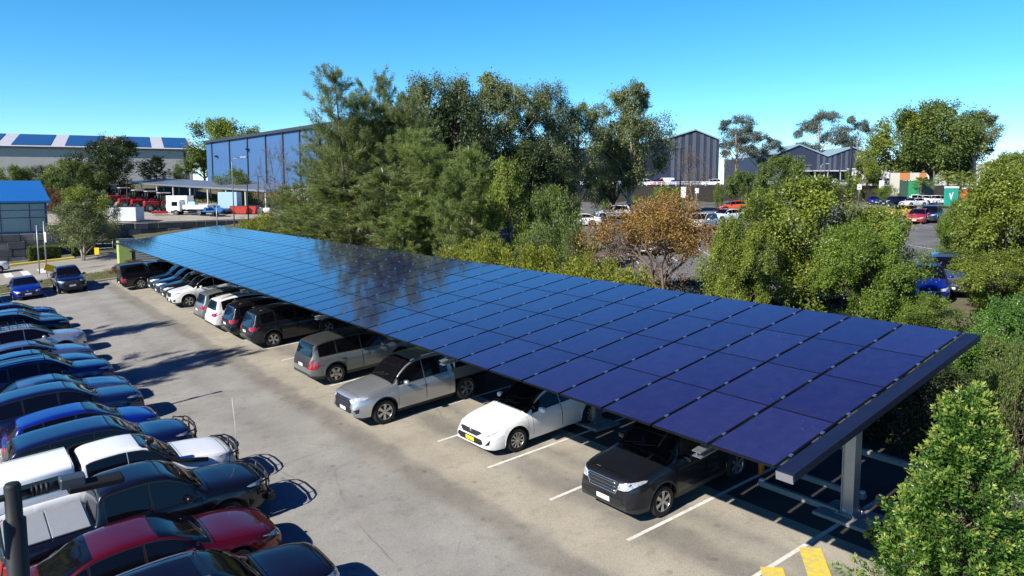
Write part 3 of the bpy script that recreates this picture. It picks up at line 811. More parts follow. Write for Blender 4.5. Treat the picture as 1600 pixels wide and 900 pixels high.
    for s in (1, -1):
        segs = [('door%d0' % s, ga, d1 - .035), ('door%d1' % s, d1 + .035, min(d2 - .02, gb))]
        if gb > d2 + .15 and kind not in ('ute', 'cab'): segs.append((None, d2 + .045, gb))
        for (cat, xa, xb) in segs:
            dr = sub(cat, 'door', root, .011) if cat else None
            pl = side_poly(xa, xb)
            if len(pl) >= 6 and not (kind == 'van' and cat and cat.endswith('1')):
                g = MB(); patch(g, bvh, pl, 'y', .009); pb_ = side_poly(xa - .025, xb + .025, .012, .905)
                if len(pb_) >= 6: patch(g, bvh, pb_, 'y', .004, mi=1)
                if s < 0: g.v = [(v[0], -v[1], v[2]) for v in g.v]; g.f = [f[::-1] for f in g.f]
                if g.f: g.build('window', [GLASS, BLACK], dr or root)
            if dr:
                xh = (d1 - .13) if cat.endswith('0') else (d2 - .13); zh = belt(xh) - .11
                g = MB(); patch(g, bvh, [(X(xh - .09), zh - .018), (X(xh + .09), zh - .018), (X(xh + .09), zh + .018), (X(xh - .09), zh + .018)], 'y', .03, .05)
                if s < 0: g.v = [(v[0], -v[1], v[2]) for v in g.v]; g.f = [f[::-1] for f in g.f]
                if g.f: g.build('handle', CHROME if grille_chrome else PAINT0, dr)
    # windscreen and rear glass
    def zpoly(xa, xb, m=.05):
        a = []
        for x in np.linspace(xa, xb, 10):
            zc = belt(x); H = max(.03, top(x) - zc); hwid = plan(x) * yt_[-1]
            a.append((X(x), hwid - S['k'] * .82 * H - m))
        return a + [(p[0], -p[1]) for p in a[::-1]]
    wp = zpoly(*S['ws'])
    g = MB(); patch(g, bvh, wp, 'z', .009, .12); patch(g, bvh, zpoly(S['ws'][0] - .03, S['ws'][1] + .03, .012), 'z', .004, .12, 1); wsc = g.build('windscreen', [GLASS, BLACK], root)
    g = MB()
    for sy in (-1, 1):
        x0 = S['ws'][0] + .03; p = []
        for t in np.linspace(0, 1, 5):
            xx, yy = x0 + .13 * t, (-.5 + .95 * t) * .62 + (.0 if sy > 0 else -.30)
            h = bvh.ray_cast(Vector((X(xx), yy, 4)), Vector((0, 0, -1)))
            if h[0]: p.append(h[0] + Vector((0, 0, .018)))
        if len(p) > 2: g.tube(p, .009, 5)
    if g.f: g.build('wiper', BLACK, wsc)
    if S['rw']:
        g = MB(); patch(g, bvh, zpoly(*S['rw'], m=.07), 'z', .006, .12); g.build('rear_window', GLASS, root)
    else:
        xr = BL - (.3 if kind in ('suv', 'boxy', 'hatch') else .12)
        if kind in ('ute',): xr = 3.55
        zc = belt(xr); zr = max(top(xx) for xx in np.linspace(2, BL - .35 if kind not in ('ute', 'cab') else 3.3, 30))
        z0, z1 = zc + .05, zr - .16
        y0 = plan(xr) * yt_[-1] - .10; y1 = y0 - S['k'] * (z1 - z0) * .85
        g = MB(); patch(g, bvh, [(-y0, z0), (y0, z0), (y1, z1), (-y1, z1)], 'r', .007, .12); 
        if g.f: g.build('rear_window', GLASS, root)
    # nose: grille, intake, headlights, plate, fog lamps
    zn = top(.1); hwf = plan(.02)
    e = zn - .06
    if kind in ('ute', 'cab'):
        gp = [(-.50, e - .30), (.50, e - .30), (.58, e - .12), (.52, e), (-.52, e), (-.58, e - .12)]
    elif kind in ('suv', 'boxy'):
        gp = [(-.40, e - .25), (.40, e - .25), (.50, e - .05), (.44, e + .01), (-.44, e + .01), (-.50, e - .05)]
    else:
        gp = [(-.34, e - .08), (.34, e - .08), (.52, e + .01), (.4, e + .035), (-.4, e + .035), (-.52, e + .01)]
    gr = MB(); patch(gr, bvh, gp, 'f', .008, .07); gro = gr.build('grille', BLACK, root)
    g = MB()
    def ring(poly, r=.014, off=.012, mi=0):
        p = []
        for q in densify(poly, .08):
            h = bvh.ray_cast(Vector((6, q[0], q[1])), Vector((-1, 0, 0)))
            if h[0]: p.append(h[0] + Vector((off, 0, 0)))
        if len(p) > 3: g.tube(p + p[:1], r, 6)
    if grille_chrome: ring(gp)
    zz = (e - .12) if kind not in ('sedan', 'hatch') else e - .0
    g.lathe([(0.0, .018), (.055, .014), (.06, 0)], (half - .03, 0, zz), 'X', 14)
    zbar = np.linspace(gp[0][1] + .06, gp[3][1] - .05, 3) if kind not in ('sedan', 'hatch') else []
    for zq in zbar:
        p = []
        for yq in np.linspace(-.42, .42, 9):
            h = bvh.ray_cast(Vector((6, yq, zq)), Vector((-1, 0, 0)))
            if h[0]: p.append(h[0] + Vector((.01, 0, 0)))
        g.tube(p, .007, 5)
    g.build('badge_and_trim', CHROME if kind != 'boxy' else DALLOY, gro)
    zi = zs + .12
    g = MB(); patch(g, bvh, [(-.48, zi + .02), (.48, zi + .02), (.62, zi + .09), (.56, zi + .2), (-.56, zi + .2), (-.62, zi + .09)], 'f', .007, .07); g.build('lower_grille', BLACK, root)
    hz = e - .03
    hl = [(.46, hz - .12), (.70, hz - .10), (hwf + .14, hz + .01), (hwf + .17, hz + .07), (.70, hz + .05), (.48, hz + .01)]
    if kind in ('sedan', 'hatch'): hl = [(.44, hz - .05), (.66, hz - .07), (hwf + .13, hz + .03), (hwf + .17, hz + .10), (.72, hz + .075), (.50, hz + .03)]
    for s in (1, -1):
        g = MB(); patch(g, bvh, [(p[0] * s, p[1]) for p in hl], 'f', .007, .06); 
        if g.f: g.build('headlight', LAMP, root)
        g = MB(); fz = zs + .16
        patch(g, bvh, [(s * .66, fz), (s * (hwf + .08), fz + .02), (s * (hwf + .1), fz + .16), (s * .72, fz + .1)], 'f', .007, .06, 0)
        if g.f: g.build('fog_lamp', BLACK, root)
    pz = zs + .22
    g = MB(); g.box((half + .012, 0, pz + .01), (.012, .40, .11), bev=.004); g.build('number_plate', plate, root)
    if BL == L:
        rz_ = belt(L - .25) - .06 if kind not in ('ute',) else .98
        for s in (1, -1):
            yo = plan(L - .02)
            if kind in ('ute', 'van'): tp = [(yo - .10, rz_ - .36), (yo + .04, rz_ - .36), (yo + .04, rz_ + .04), (yo - .10, rz_ + .04)]
            elif kind == 'boxy': tp = [(yo - .16, rz_ - .3), (yo + .10, rz_ - .34), (yo + .13, rz_ + .02), (yo - .02, rz_ + .02)]
            else: tp = [(.48, rz_ - .14), (yo + .02, rz_ - .18), (yo + .12, rz_ - .02), (yo + .10, rz_ + .02), (.50, rz_ - .02)]
            g = MB(); patch(g, bvh, [(p[0] * s, p[1]) for p in tp], 'r', .008, .06)
            if g.f: g.build('tail_light', TAIL, root)
        g = MB(); g.box((-half - .012, 0, rz_ - .22 if kind in ('suv', 'boxy') else .62), (.012, .38, .11), bev=.004); g.build('number_plate', plate, root)
    # mirrors
    for s in (1, -1):
        xm = d0 + .28; zm = belt(xm) + .09; ym = plan(xm) * .94
        g = MB(); g.blob((X(xm), s * (ym + .13), zm), (.085, .12, .075)); g.box((X(xm), s * (ym + .01), zm - .05), (.05, .14, .03)); g.build('mirror', PAINT0, root)
    # underside
    g = MB(); g.box((0, 0, .42), (L - .5, Wd - .66, .38)); g.box((half - .3, 0, .45), (.25, Wd - .55, .3)); g.box((half - fo - wb / 2, 0, .42), (wb - 2 * Ra - .04, Wd - .22, .34))
    g.build('underbody', BLACK, root)
    tm, rm = wheel_meshes(R, wheel)
    for xc in (fo, fo + wb):
        for s in (1, -1):
            wo_ = obj('wheel', tm, root); wo_.location = (X(xc), s * (Wd / 2 - .125), R); wo_.rotation_euler = (0, 0.4 * xc, 0 if s > 0 else PI)
            obj('rim', rm, wo_)
    zr = max(p[1] for p in S['top'])
    def roofline(y, xa, xb, dz):
        p = []
        for x in np.linspace(xa, xb, 9):
            h = bvh.ray_cast(Vector((X(x), y, 4)), Vector((0, 0, -1)))
            if h[0]: p.append(h[0] + Vector((0, 0, dz)))
        return p
    xr0, xr1 = (S['ws'][1] + .05, 4.0) if kind in ('suv', 'boxy') else (S['ws'][1] + .05, 3.3)
    if roof_rails:
        for s in (1, -1):
            p = roofline(s * .53, xr0, xr1, .055); p = [p[0] - Vector((0, 0, .06))] + p + [p[-1] - Vector((0, 0, .06))]
            g = MB(); g.tube(p, .017, 6); g.build('roof_rail', ALLOY if silver_roof else BLACK, root)
    if sunroof:
        g = MB(); patch(g, bvh, [(X(xr0 + .1), -.42), (X(xr0 + 1.35), -.42), (X(xr0 + 1.35), .42), (X(xr0 + .1), .42)], 'z', .007, .2); g.build('glass_roof', GLASS, root)
    if rack:
        g = MB(); zq = zr + .10
        for y in (-.58, -.2, .2, .58): g.tube([(X(xr0 + .1), y, zq), (X(3.9), y, zq)], .014, 6)
        for x in np.linspace(xr0 + .1, 3.9, 6): g.tube([(X(x), -.6, zq), (X(x), .6, zq)], .016, 6)
        for s in (-1, 1):
            g.tube([(X(xr0 + .1), s * .6, zq + .09), (X(3.9), s * .6, zq + .09)], .014, 6)
            for x in np.linspace(xr0 + .1, 3.9, 6): g.tube([(X(x), s * .6, zq - .14), (X(x), s * .6, zq + .09)], .016, 6)
        g.build('roof_rack', BLACK, root)
    if roofbox:
        g = MB()
        for x in (2.5, 3.4): g.tube([(X(x), -.58, zr + .02), (X(x), -.58, zr + .09), (X(x), .58, zr + .09), (X(x), .58, zr + .02)], .025, 6)
        g.build('roof_bar', BLACK, root)
    if bull:
        g = MB(); xf = half + .06
        zt = e + .07
        g.tube([(xf - .05, -.80, .62), (xf, -.72, .95), (xf + .02, -.60, zt), (xf + .05, -.3, zt + .03), (xf + .05, .3, zt + .03), (xf + .02, .60, zt), (xf, .72, .95), (xf - .05, .80, .62)], .021, 8)
        g.tube([(xf, -.72, .86), (xf + .07, -.3, .88), (xf + .07, .3, .88), (xf, .72, .86)], .026, 8)
        for s in (-1, 1):
            g.tube([(xf + .04, s * .34, .5), (xf + .06, s * .34, zt + .03)], .024, 8)
            g.tube([(xf - .3, s * .90, .70), (xf - .05, s * .80, .64)], .03, 8); g.tube([(xf - .3, s * .90, .70), (xf - .25, s * .88, .98), (xf, s * .72, .95)], .026, 8)
        g.box((xf - .02, 0, .52), (.18, Wd - .1, .22), bev=.04); g.build('bull_bar', BLACK, root)
    if snorkel:
        g = MB(); sx = -1
        g.tube([(X(.75), sx * (Wd / 2 - .04), 1.02), (X(1.15), sx * (Wd / 2 - .03), 1.13), (X(1.45), sx * (Wd / 2 - .05), 1.2), (X(2.0), sx * .78, 1.66), (X(2.08), sx * .77, 1.82)], [.06, .065, .055, .05, .05], 8)
        g.box((X(2.0), sx * .77, 1.88), (.2, .14, .14), bev=.03); g.build('snorkel', BLACK, root)
        g = MB(); g.tube([(half + .12, -.45, 1.1), (half + .14, -.45, 1.6), (half + .15, -.44, 2.35)], [.008, .006, .004], 5); g.build('antenna', PLATEW, root)
    if canopy:
        g = MB(); x0, x1 = 3.64, 5.24; ya, yb = .86, .70; z0, z1 = 1.10, 1.84
        vs = []; secs = [(x0, .0), (x0 + .04, 1.), (x1 - .2, 1.), (x1, .0)]
        def cs(x, k):
            zz = z1 - (.05 if k == 0 else 0); yy = yb - (.02 if k == 0 else 0)
            return [(X(x), ya, z0), (X(x), ya - .02, z0 + .15), (X(x), yy + .06, zz - .16), (X(x), yy + .02, zz - .06), (X(x), yy - .06, zz - .015), (X(x), yy - .3, zz), (X(x), 0, zz + .015)]
        for (x, k) in secs:
            c = cs(x, k); vs += c + [(p[0], -p[1], p[2]) for p in c[:-1][::-1]]
        fs = []
        for i in range(3):
            for q in range(12): fs.append((i * 13 + q, i * 13 + q + 1, (i + 1) * 13 + q + 1, (i + 1) * 13 + q))
        fs += [tuple(range(13))[::-1], tuple(39 + q for q in range(13))]
        g.add(vs, fs, 0, True); co = g.build('tub_canopy', PAINT0, root, 40)
        cb = BVHTree.FromPolygons([Vector(v) for v in vs], fs)
        for s in (1, -1):
            w = MB(); patch(w, cb, [(X(x0 + .22), 1.30), (X(x0 + .3), 1.62), (X(x1 - .32), 1.62), (X(x1 - .22), 1.30)], 'y', .008, .12)
            if s < 0: w.v = [(v[0], -v[1], v[2]) for v in w.v]; w.f = [f[::-1] for f in w.f]
            w.build('window', GLASS, co)
        w = MB(); patch(w, cb, [(-.6, 1.25), (.6, 1.25), (.56, 1.66), (-.56, 1.66)], 'r', .008, .12); w.build('rear_window', GLASS, co)
    if tonneau:
        g = MB(); g.box((X(4.03), 0, 1.165), (.70, 1.56, .045), bev=.012); g.box((X(4.79), 0, 1.165), (.78, 1.56, .045), bev=.012); g.build('tonneau_cover', tonneau, root)
    if kind == 'cab':
        g = MB(); g.box((X(4.42), 0, .80), (1.72, 1.84, .05)); 
        for s in (-1, 1): g.box((X(3.6 + .85), s * .35, .62), (2.0, .09, .16))
        g.build('tray_floor', DALLOY, root)
        g = MB(); g.box((X(4.44), .91, 1.0), (1.66, .03, .36)); g.box((X(4.44), -.91, 1.0), (1.66, .03, .36)); g.box((X(5.28), 0, 1.0), (.03, 1.8, .36))
        g.build('tray_side', mat('weathered alloy', (0.16, 0.165, 0.17), rough=0.5, metal=0.6), root)
        g = MB()
        for y in (-.8, -.4, 0, .4, .8): g.tube([(X(3.70), y, .82), (X(3.70), y, 1.66)], .02, 6)
        g.tube([(X(3.70), -.86, .82), (X(3.70), -.86, 1.68), (X(3.70), .86, 1.68), (X(3.70), .86, .82)], .028, 8); g.build('headboard', ALLOY, root)
        for s in (-1, 1):
            g = MB(); pp = [(X(fo + wb + .52 * math.cos(a)), R + .52 * math.sin(a)) for a in np.linspace(.15, PI - .15, 12)]
            vs = [(p[0], s * .68, p[1]) for p in pp] + [(p[0], s * .92, p[1]) for p in pp]
            g.add(vs, [(i, i + 1, 13 + i, 12 + i) for i in range(11)], 0, True); g.build('mudguard', BLACK, root)
    return root, L

PROTO = {}
def car(label, cat, kind, col, nose=None, yc=None, head=PI, z=0.0, loc=None, group='cars parked in the car parks', pt=None, **opt):
    """nose: x of the front bumper for a car standing across the aisle; or loc = centre of the car and head = heading"""
    key = (kind, tuple(sorted((k, str(v)) for k, v in opt.items())))
    if key not in PROTO:
        root, L = build_car(kind, **opt); PROTO[key] = (root, L)
    else:
        root = copy_tree(PROTO[key][0]); L = PROTO[key][1]
    if loc is None:
        loc = (nose - math.cos(head) * L / 2, yc, z)
    x, y = loc[0], loc[1]; e = 0.8
    nrm = Vector((-(terrain(x + e, y) - terrain(x - e, y)) / (2 * e), -(terrain(x, y + e) - terrain(x, y - e)) / (2 * e), 1)).normalized()
    fw = Vector((math.cos(head), math.sin(head), 0)); fw = (fw - nrm * fw.dot(nrm)).normalized(); lf = nrm.cross(fw)
    root.location = (x, y, terrain(x, y) + loc[2] + 0.004)
    root.rotation_euler = Matrix(((fw.x, lf.x, nrm.x), (fw.y, lf.y, nrm.y), (fw.z, lf.z, nrm.z))).to_euler()
    tag(root, label, cat, group)
    root.name = {'van': 'parked_van', 'ute': 'utility_truck', 'cab': 'utility_truck'}.get(kind, 'parked_car')
    p = pt or paint(*col)
    def rec(o):
        if o.type == 'MESH':
            for i, s in enumerate(o.data.materials):
                if s == PAINT0:
                    o.material_slots[i].link = 'OBJECT'; o.material_slots[i].material = p
        for c in o.children: rec(c)
    rec(root)
    return root
BLK = ('black', (0.005, 0.005, 0.009), 0.2, 0.3); DGR = ('dark grey', (0.013, 0.015, 0.021), 0.5, 0.35); WHT = ('white', (0.80, 0.80, 0.79), 0.0, 0.4)
SIL = ('silver', (0.52, 0.54, 0.56), 0.75, 0.36); NAV = ('navy', (0.006, 0.011, 0.055), 0.4, 0.3); BLU = ('blue', (0.005, 0.022, 0.28), 0.4, 0.3)
RED = ('deep red', (0.13, 0.003, 0.006), 0.5, 0.3); SBL = ('steel blue', (0.10, 0.16, 0.30), 0.6, 0.35); GRY = ('mid grey', (0.16, 0.175, 0.175), 0.3, 0.4)
DBL = ('dark blue', (0.007, 0.018, 0.11), 0.4, 0.3); ORG = ('orange red', (0.62, 0.09, 0.02), 0.1, 0.4); YEL = ('yellow', (0.75, 0.47, 0.01), 0.0, 0.4); BRD = ('bright red', (0.5, 0.02, 0.025), 0.1, 0.35)
G1 = 'cars parked under the solar carport'
G2 = 'cars parked in the sunny row facing the carport'
car('dark grey SUV with silver wheels under the low near corner of the carport, nose out', 'car', 'suv', DGR, 11.33, 11.55, PI, group=G1, wheel='six', grille_chrome=True, roof_rails=True)
car('white sedan with a yellow number plate nosing out from under the carport', 'car', 'sedan', WHT, 11.22, 16.72, PI, group=G1, wheel='ten', plate=PLATEY)
car('silver dual cab utility with an alloy tray between the white sedan and the grey SUV', 'pickup truck', 'cab', SIL, 9.62, 21.5, PI, group=G1, wheel='six')
car('two tone grey SUV with a black roof, tail towards the aisle', 'car', 'boxy', GRY, 10.34 + 4.62, 26.8, 0, group=G1, wheel='star', black_top=True)
car('charcoal SUV with five spoke silver wheels, tail out, nearest of the three tail out SUVs', 'car', 'suv', DGR, 10.63 + 4.62, 34.4, 0, group=G1, wheel='five', roof_rails=True)
car('black SUV squeezed between the charcoal SUV and the white SUV, tail out', 'car', 'suv', BLK, 10.5 + 4.62, 37.0, 0, group=G1, wheel='five', roof_rails=True)
car('white SUV with a black lower bumper, tail out under the carport', 'car', 'suv', WHT, 10.4 + 4.62, 39.5, 0, group=G1, wheel='five', roof_rails=True)
car('grey SUV carrying roof bars beside the white tail out SUV', 'car', 'suv', GRY, 10.5 + 4.62, 42.1, 0, group=G1, wheel='five', roofbox=True)
car('white SUV nosing out of the carport with dark turbine wheels', 'car', 'boxy', WHT, 10.55, 48.75, PI, group=G1, wheel='five', silver_roof=True, roof_rails=True)
for k, (y, cc, lb) in enumerate(((51.4, DGR, 'dark grey SUV nosing out right behind the white nose out SUV'), (53.9, NAV, 'navy SUV nosing out, middle of the tight dark row under the carport'), (56.4, BLK, 'black SUV nosing out beside the black utility at the far end of the carport'))):
    car(lb, 'car', 'suv', cc, 10.75 + .1 * k, y, PI, group=G1, wheel='six', grille_chrome=True, roof_rails=True)
car('black utility with a hard canopy, tail out, at the far end of the carport', 'pickup truck', 'ute', BLK, 9.6 + 5.32, 59.7, 0, group=G1, wheel='six', canopy=True)
ALU = mat('grey tonneau', (0.33, 0.35, 0.36), rough=0.45, metal=0.3, noise=(5, 0.3, (0.24, 0.25, 0.27)))
left = [
 (13.0, 5.45, 'black SUV with a glass roof, lowest in view, beside the dark red sedan', 'suv', BLK, dict(wheel='five', sunroof=True, roof_rails=True, silver_roof=True)),
 (15.75, 5.3, 'dark red sedan between the black SUV and the black utility', 'sedan', RED, dict(wheel='ten')),
 (17.95, 5.75, 'black dual cab utility with bull bar and grey tub cover', 'ute', BLK, dict(wheel='five', bull=True, tonneau=ALU)),
 (20.3, 5.75, 'white dual cab utility with white canopy, snorkel and tall aerial', 'ute', WHT, dict(wheel='six', bull=True, canopy=True, snorkel=True)),
 (22.9, 5.35, 'navy four wheel drive with bull bar behind the white utility', 'boxy', NAV, dict(wheel='six', bull=True)),
 (25.6, 5.05, 'bright blue hatchback behind the navy four wheel drive', 'hatch', BLU, dict(wheel='five')),
 (28.0, 5.0, 'dark navy SUV behind the bright blue hatchback', 'suv', NAV, dict(wheel='five')),
 (30.6, 5.1, 'steel blue wagon with a pale roof behind the dark navy SUV', 'sedan', SBL, dict(wheel='ten')),
 (33.1, 4.9, 'blue SUV with roof rails behind the steel blue wagon', 'suv', DBL, dict(wheel='five', roof_rails=True)),
 (35.9, 4.85, 'dark blue sedan behind the blue SUV with roof rails', 'sedan', DBL, dict(wheel='ten')),
 (38.2, 4.9, 'pale blue grey sedan in front of the car with the roof rack', 'sedan', SBL, dict(wheel='ten')),
 (41.1, 5.0, 'silver SUV carrying a black basket roof rack', 'suv', SIL, dict(wheel='five', rack=True)),
 (45.6, 4.85, 'black SUV behind the silver car with the roof rack', 'suv', BLK, dict(wheel='five')),
 (48.3, 4.85, 'steel blue hatchback second from the far end of the sunny row', 'hatch', SBL, dict(wheel='five')),
 (51.0, 4.8, 'dark blue hatchback at the far end of the sunny row', 'hatch', DBL, dict(wheel='five')),
]
for (y, nx, lb, kind, cc, op) in left:
    car(lb, 'pickup truck' if kind == 'ute' else 'car', kind, cc, nx, y, 0, group=G2, **op).scale = (1, 1, .93 if y < 14 else .96)
G3 = 'cars parked along the far kerb'
car('bright blue sedan facing us at the far kerb', 'car', 'sedan', BLU, loc=(4.2, 64.3, 0), head=-PI / 2, group=G3, wheel='ten')
car('dark utility facing us at the far kerb under the small street tree', 'pickup truck', 'ute', NAV, loc=(6.95, 64.5, 0), head=-PI / 2, group=G3, wheel='six')
car('dark hatchback cut by the picture edge at the far kerb', 'car', 'hatch', BLK, loc=(1.45, 64.0, 0), head=-PI / 2, group=G3, wheel='five')
car('white car on the road at the crossing, cut by the picture edge', 'car', 'suv', WHT, loc=(2.0, 83.6, 0.01), head=0.06, group='cars on the road', wheel='five')

# ------------------------------------------------------------------ vegetation
def nrm(a): return a / np.maximum(np.linalg.norm(a, axis=-1, keepdims=True), 1e-9)
def leaf_mesh(name, P, AX, L, Wd, tint, m, rng, N=None):
    n = len(P); AX = nrm(AX); q = nrm(np.cross(AX, rng.normal(size=(n, 3)) * (1.0 if N is None else .42) + (0 if N is None else nrm(N))))
    L = (L * rng.uniform(.7, 1.25, n))[:, None]; w = (Wd * rng.uniform(.75, 1.2, n))[:, None] / 2
    nn = np.cross(AX, q)
    V = np.empty((n, 4, 3)); V[:, 0] = P; V[:, 1] = P + AX * L * .5 + q * w + nn * L * .08; V[:, 2] = P + AX * L; V[:, 3] = P + AX * L * .5 - q * w + nn * L * .08
    me = bpy.data.meshes.new(name)
    me.vertices.add(4 * n); me.vertices.foreach_set('co', V.reshape(-1).astype(np.float32))
    me.loops.add(4 * n); me.loops.foreach_set('vertex_index', np.arange(4 * n, dtype=np.int32))
    me.polygons.add(n); me.polygons.foreach_set('loop_start', np.arange(0, 4 * n, 4, dtype=np.int32)); me.polygons.foreach_set('loop_total', np.full(n, 4, np.int32))
    a = me.attributes.new('tint', 'FLOAT', 'FACE'); a.data.foreach_set('value', np.clip(tint, 0, 1).astype(np.float32))
    me.materials.append(m); me.update(calc_edges=True); me.validate()
    return me
def gen_tree(seed, H, R, z0, prof, ncl, rc, nsub, nleaf, leaf, droop=0.0, up=0.0, shell=.5, stretch=1.0, mat_leaf=None, bark=BARK, trunk_r=.2, limbs=True, lean=0.0, multi=1, tight=.26):
    rng = np.random.default_rng(seed)
    t = (np.arange(ncl) + rng.uniform(0, 1, ncl)) / ncl
    t = rng.permutation(t); z = z0 + (H - z0) * t
    pr = np.array([prof(x) for x in t]); rad = R * pr * rng.uniform(0, 1, ncl) ** shell
    ang = rng.uniform(0, 2 * PI, ncl)
    C = np.stack([rad * np.cos(ang) + lean * z, rad * np.sin(ang), z], 1)
    cr = rc * rng.uniform(.65, 1.3, ncl) * (0.55 + .6 * pr)
    ct = rng.uniform(0, 1, ncl)
    d = nrm(rng.normal(size=(ncl, nsub, 3)) + np.array([0, 0, .25]))
    S = C[:, None] + d * (cr[:, None, None] * rng.uniform(.35, 1.0, (ncl, nsub, 1))) * np.array([1, 1, stretch])
    st_ = np.clip(ct[:, None] * .6 + rng.uniform(0, .5, (ncl, nsub)), 0, 1)
    per = max(1, int(nleaf / (ncl * nsub)))
    rs = cr[:, None, None, None] * tight
    P = S[:, :, None] + rng.normal(size=(ncl, nsub, per, 3)) * rs * np.array([1, 1, stretch])
    out = nrm(P - C[:, None, None])
    AX = out * .5 + rng.normal(size=P.shape) * .6 + np.array([0, 0, up - droop])
    NN = nrm(P - S[:, :, None]) * .8 + nrm(S - C[:, None])[:, :, None] * .9 + np.array([0, 0, .5])
    T = st_[:, :, None] * .65 + rng.uniform(0, .45, P.shape[:3])
    P = P.reshape(-1, 3); AX = AX.reshape(-1, 3); NN = NN.reshape(-1, 3)
    ok = P[:, 2] > 0.03
    cme = leaf_mesh('crown', P[ok], AX[ok], leaf[0], leaf[1], T.reshape(-1)[ok], mat_leaf, rng, NN[ok])
    tb = MB()
    tops = []
    for k in range(multi):
        a = 2 * PI * k / multi + rng.uniform(0, 1); o = 0.0 if multi == 1 else .35
        pts = []
        for q in np.linspace(0, 1, 8):
            zz = q * H * .86
            pts.append((lean * zz + o * math.cos(a) * (.3 + 2.0 * q) + .12 * math.sin(5 * q + seed) * q * R * .5, o * math.sin(a) * (.3 + 2.0 * q) + .1 * math.cos(4 * q + seed) * q * R * .5, zz))
        rr = [trunk_r / (multi ** .5) * (1.25 - q) ** 1.0 + .012 for q in np.linspace(0, 1, 8)]
        tb.tube(pts, rr, 8); tops.append(pts)
    if limbs:
        for i in range(ncl):
            pts = tops[i % multi]; zt = max(.12 * H, C[i, 2] - .9 * np.hypot(C[i, 0], C[i, 1]) - .05 * H); q = min(.98, zt / (H * .86)) * 7; k = int(min(q, 6)); f = q - k
            b = Vector(pts[k]).lerp(Vector(pts[k + 1]), f); c = Vector(C[i])
            mid = b.lerp(c, .5) + Vector((rng.normal() * .06 * R, rng.normal() * .06 * R, .08 * (c - b).length))
            r0 = trunk_r * .42 * (1.1 - zt / H)
            tb.tube([b, mid, c], [r0 + .01, r0 * .55 + .008, .01], 5)
            for s in range(min(4, nsub)):
                e = Vector(S[i, s]); m2 = c.lerp(e, .5) + Vector((0, 0, .05)); tb.tube([mid.lerp(c, .6), m2, e], [r0 * .3 + .006, r0 * .18 + .005, .004], 4, cap=False)
    tme = tb.mesh('trunk', [bark])
    return tme, cme, H, R
def gen_cas(seed, H, R, n, leaf, m, leaders, tr):
    """she-oak: upswept branches from one or more leaders, each branch hung with sprays of fine needles"""
    rng = np.random.default_rng(seed); tb = MB(); P = []; A = []; T = []
    nb = 34 if leaders > 1 else 30
    for k in range(leaders):
        a0 = 2 * PI * k / leaders + rng.uniform(0, 1); hk = H * (1.0, .86, .74)[k]; off = np.array([math.cos(a0), math.sin(a0), 0]) * (R * .42 if leaders > 1 else 0)
        pt = lambda q: np.array([0, 0, q * hk]) + off * min(1, q * 1.6) + np.array([math.sin(3 * q + seed + k), math.cos(2.4 * q + k), 0]) * .10 * R * q
        tb.tube([tuple(pt(q)) for q in np.linspace(0, 1, 9)], [tr * (1.12 - q) ** 1.1 / (1 if k == 0 else 1.4) + .012 for q in np.linspace(0, 1, 9)], 7)
        for b in range(nb):
            q = (.10 if leaders == 1 else .16) + .84 * ((b + rng.uniform(0, 1)) / nb); a = b * 2.4 + rng.uniform(-.5, .5)
            ln = (R * .95 if leaders == 1 else R * .78) * (1 - .86 * q ** 1.4) * rng.uniform(.5, 1.25) * min(1, .6 + 1.6 * q) + .12 * R
            d = np.array([math.cos(a), math.sin(a), 0]); b0 = pt(q * .96); rise = rng.uniform(.55, 1.35)
            pts = [b0 + d * ln * t + np.array([0, 0, rise * ln * t ** 1.5]) + rng.normal(size=3) * .04 * ln * t for t in (0, .35, .7, 1)]
            tb.tube([tuple(x) for x in pts], [tr * .22 * (1.15 - q) + .008, tr * .14 * (1.1 - q) + .007, .008, .004], 4, cap=False)
            ct = rng.uniform(0, 1)
            ns = max(4, int(6 + 6 * ln / R))
            for j in range(ns):
                t = rng.uniform(.25, 1.05); c = b0 + d * ln * t + np.array([0, 0, rise * ln * t ** 1.5]) + rng.normal(size=3) * np.array([.16, .16, .10]) * (ln + .4)
                tw = nrm(d * .45 + rng.normal(size=3) * .40 + np.array([0, 0, .85])); per = max(3, int(n / (leaders * nb * ns)))
                u = rng.uniform(0, 1, per) ** .7; Lsp = (.30 * R / 2 + .25) * rng.uniform(.6, 1.7)
                p = c + tw * (u[:, None] * Lsp) + rng.normal(size=(per, 3)) * (.035 + .05 * Lsp)
                P.append(p); A.append(tw * .85 + rng.normal(size=(per, 3)) * .42 - np.array([0, 0, .12])); T.append(np.clip(ct * .45 + .25 * rng.uniform() + rng.uniform(0, .35, per), 0, 1))
    P = np.concatenate(P); A = np.concatenate(A); T = np.concatenate(T); ok = P[:, 2] > .05
    cme = leaf_mesh('crown', P[ok], A[ok], leaf[0], leaf[1], T[ok], m, rng)
    return tb.mesh('trunk', [BARK if leaders > 1 else PALEBARK]), cme, H, R
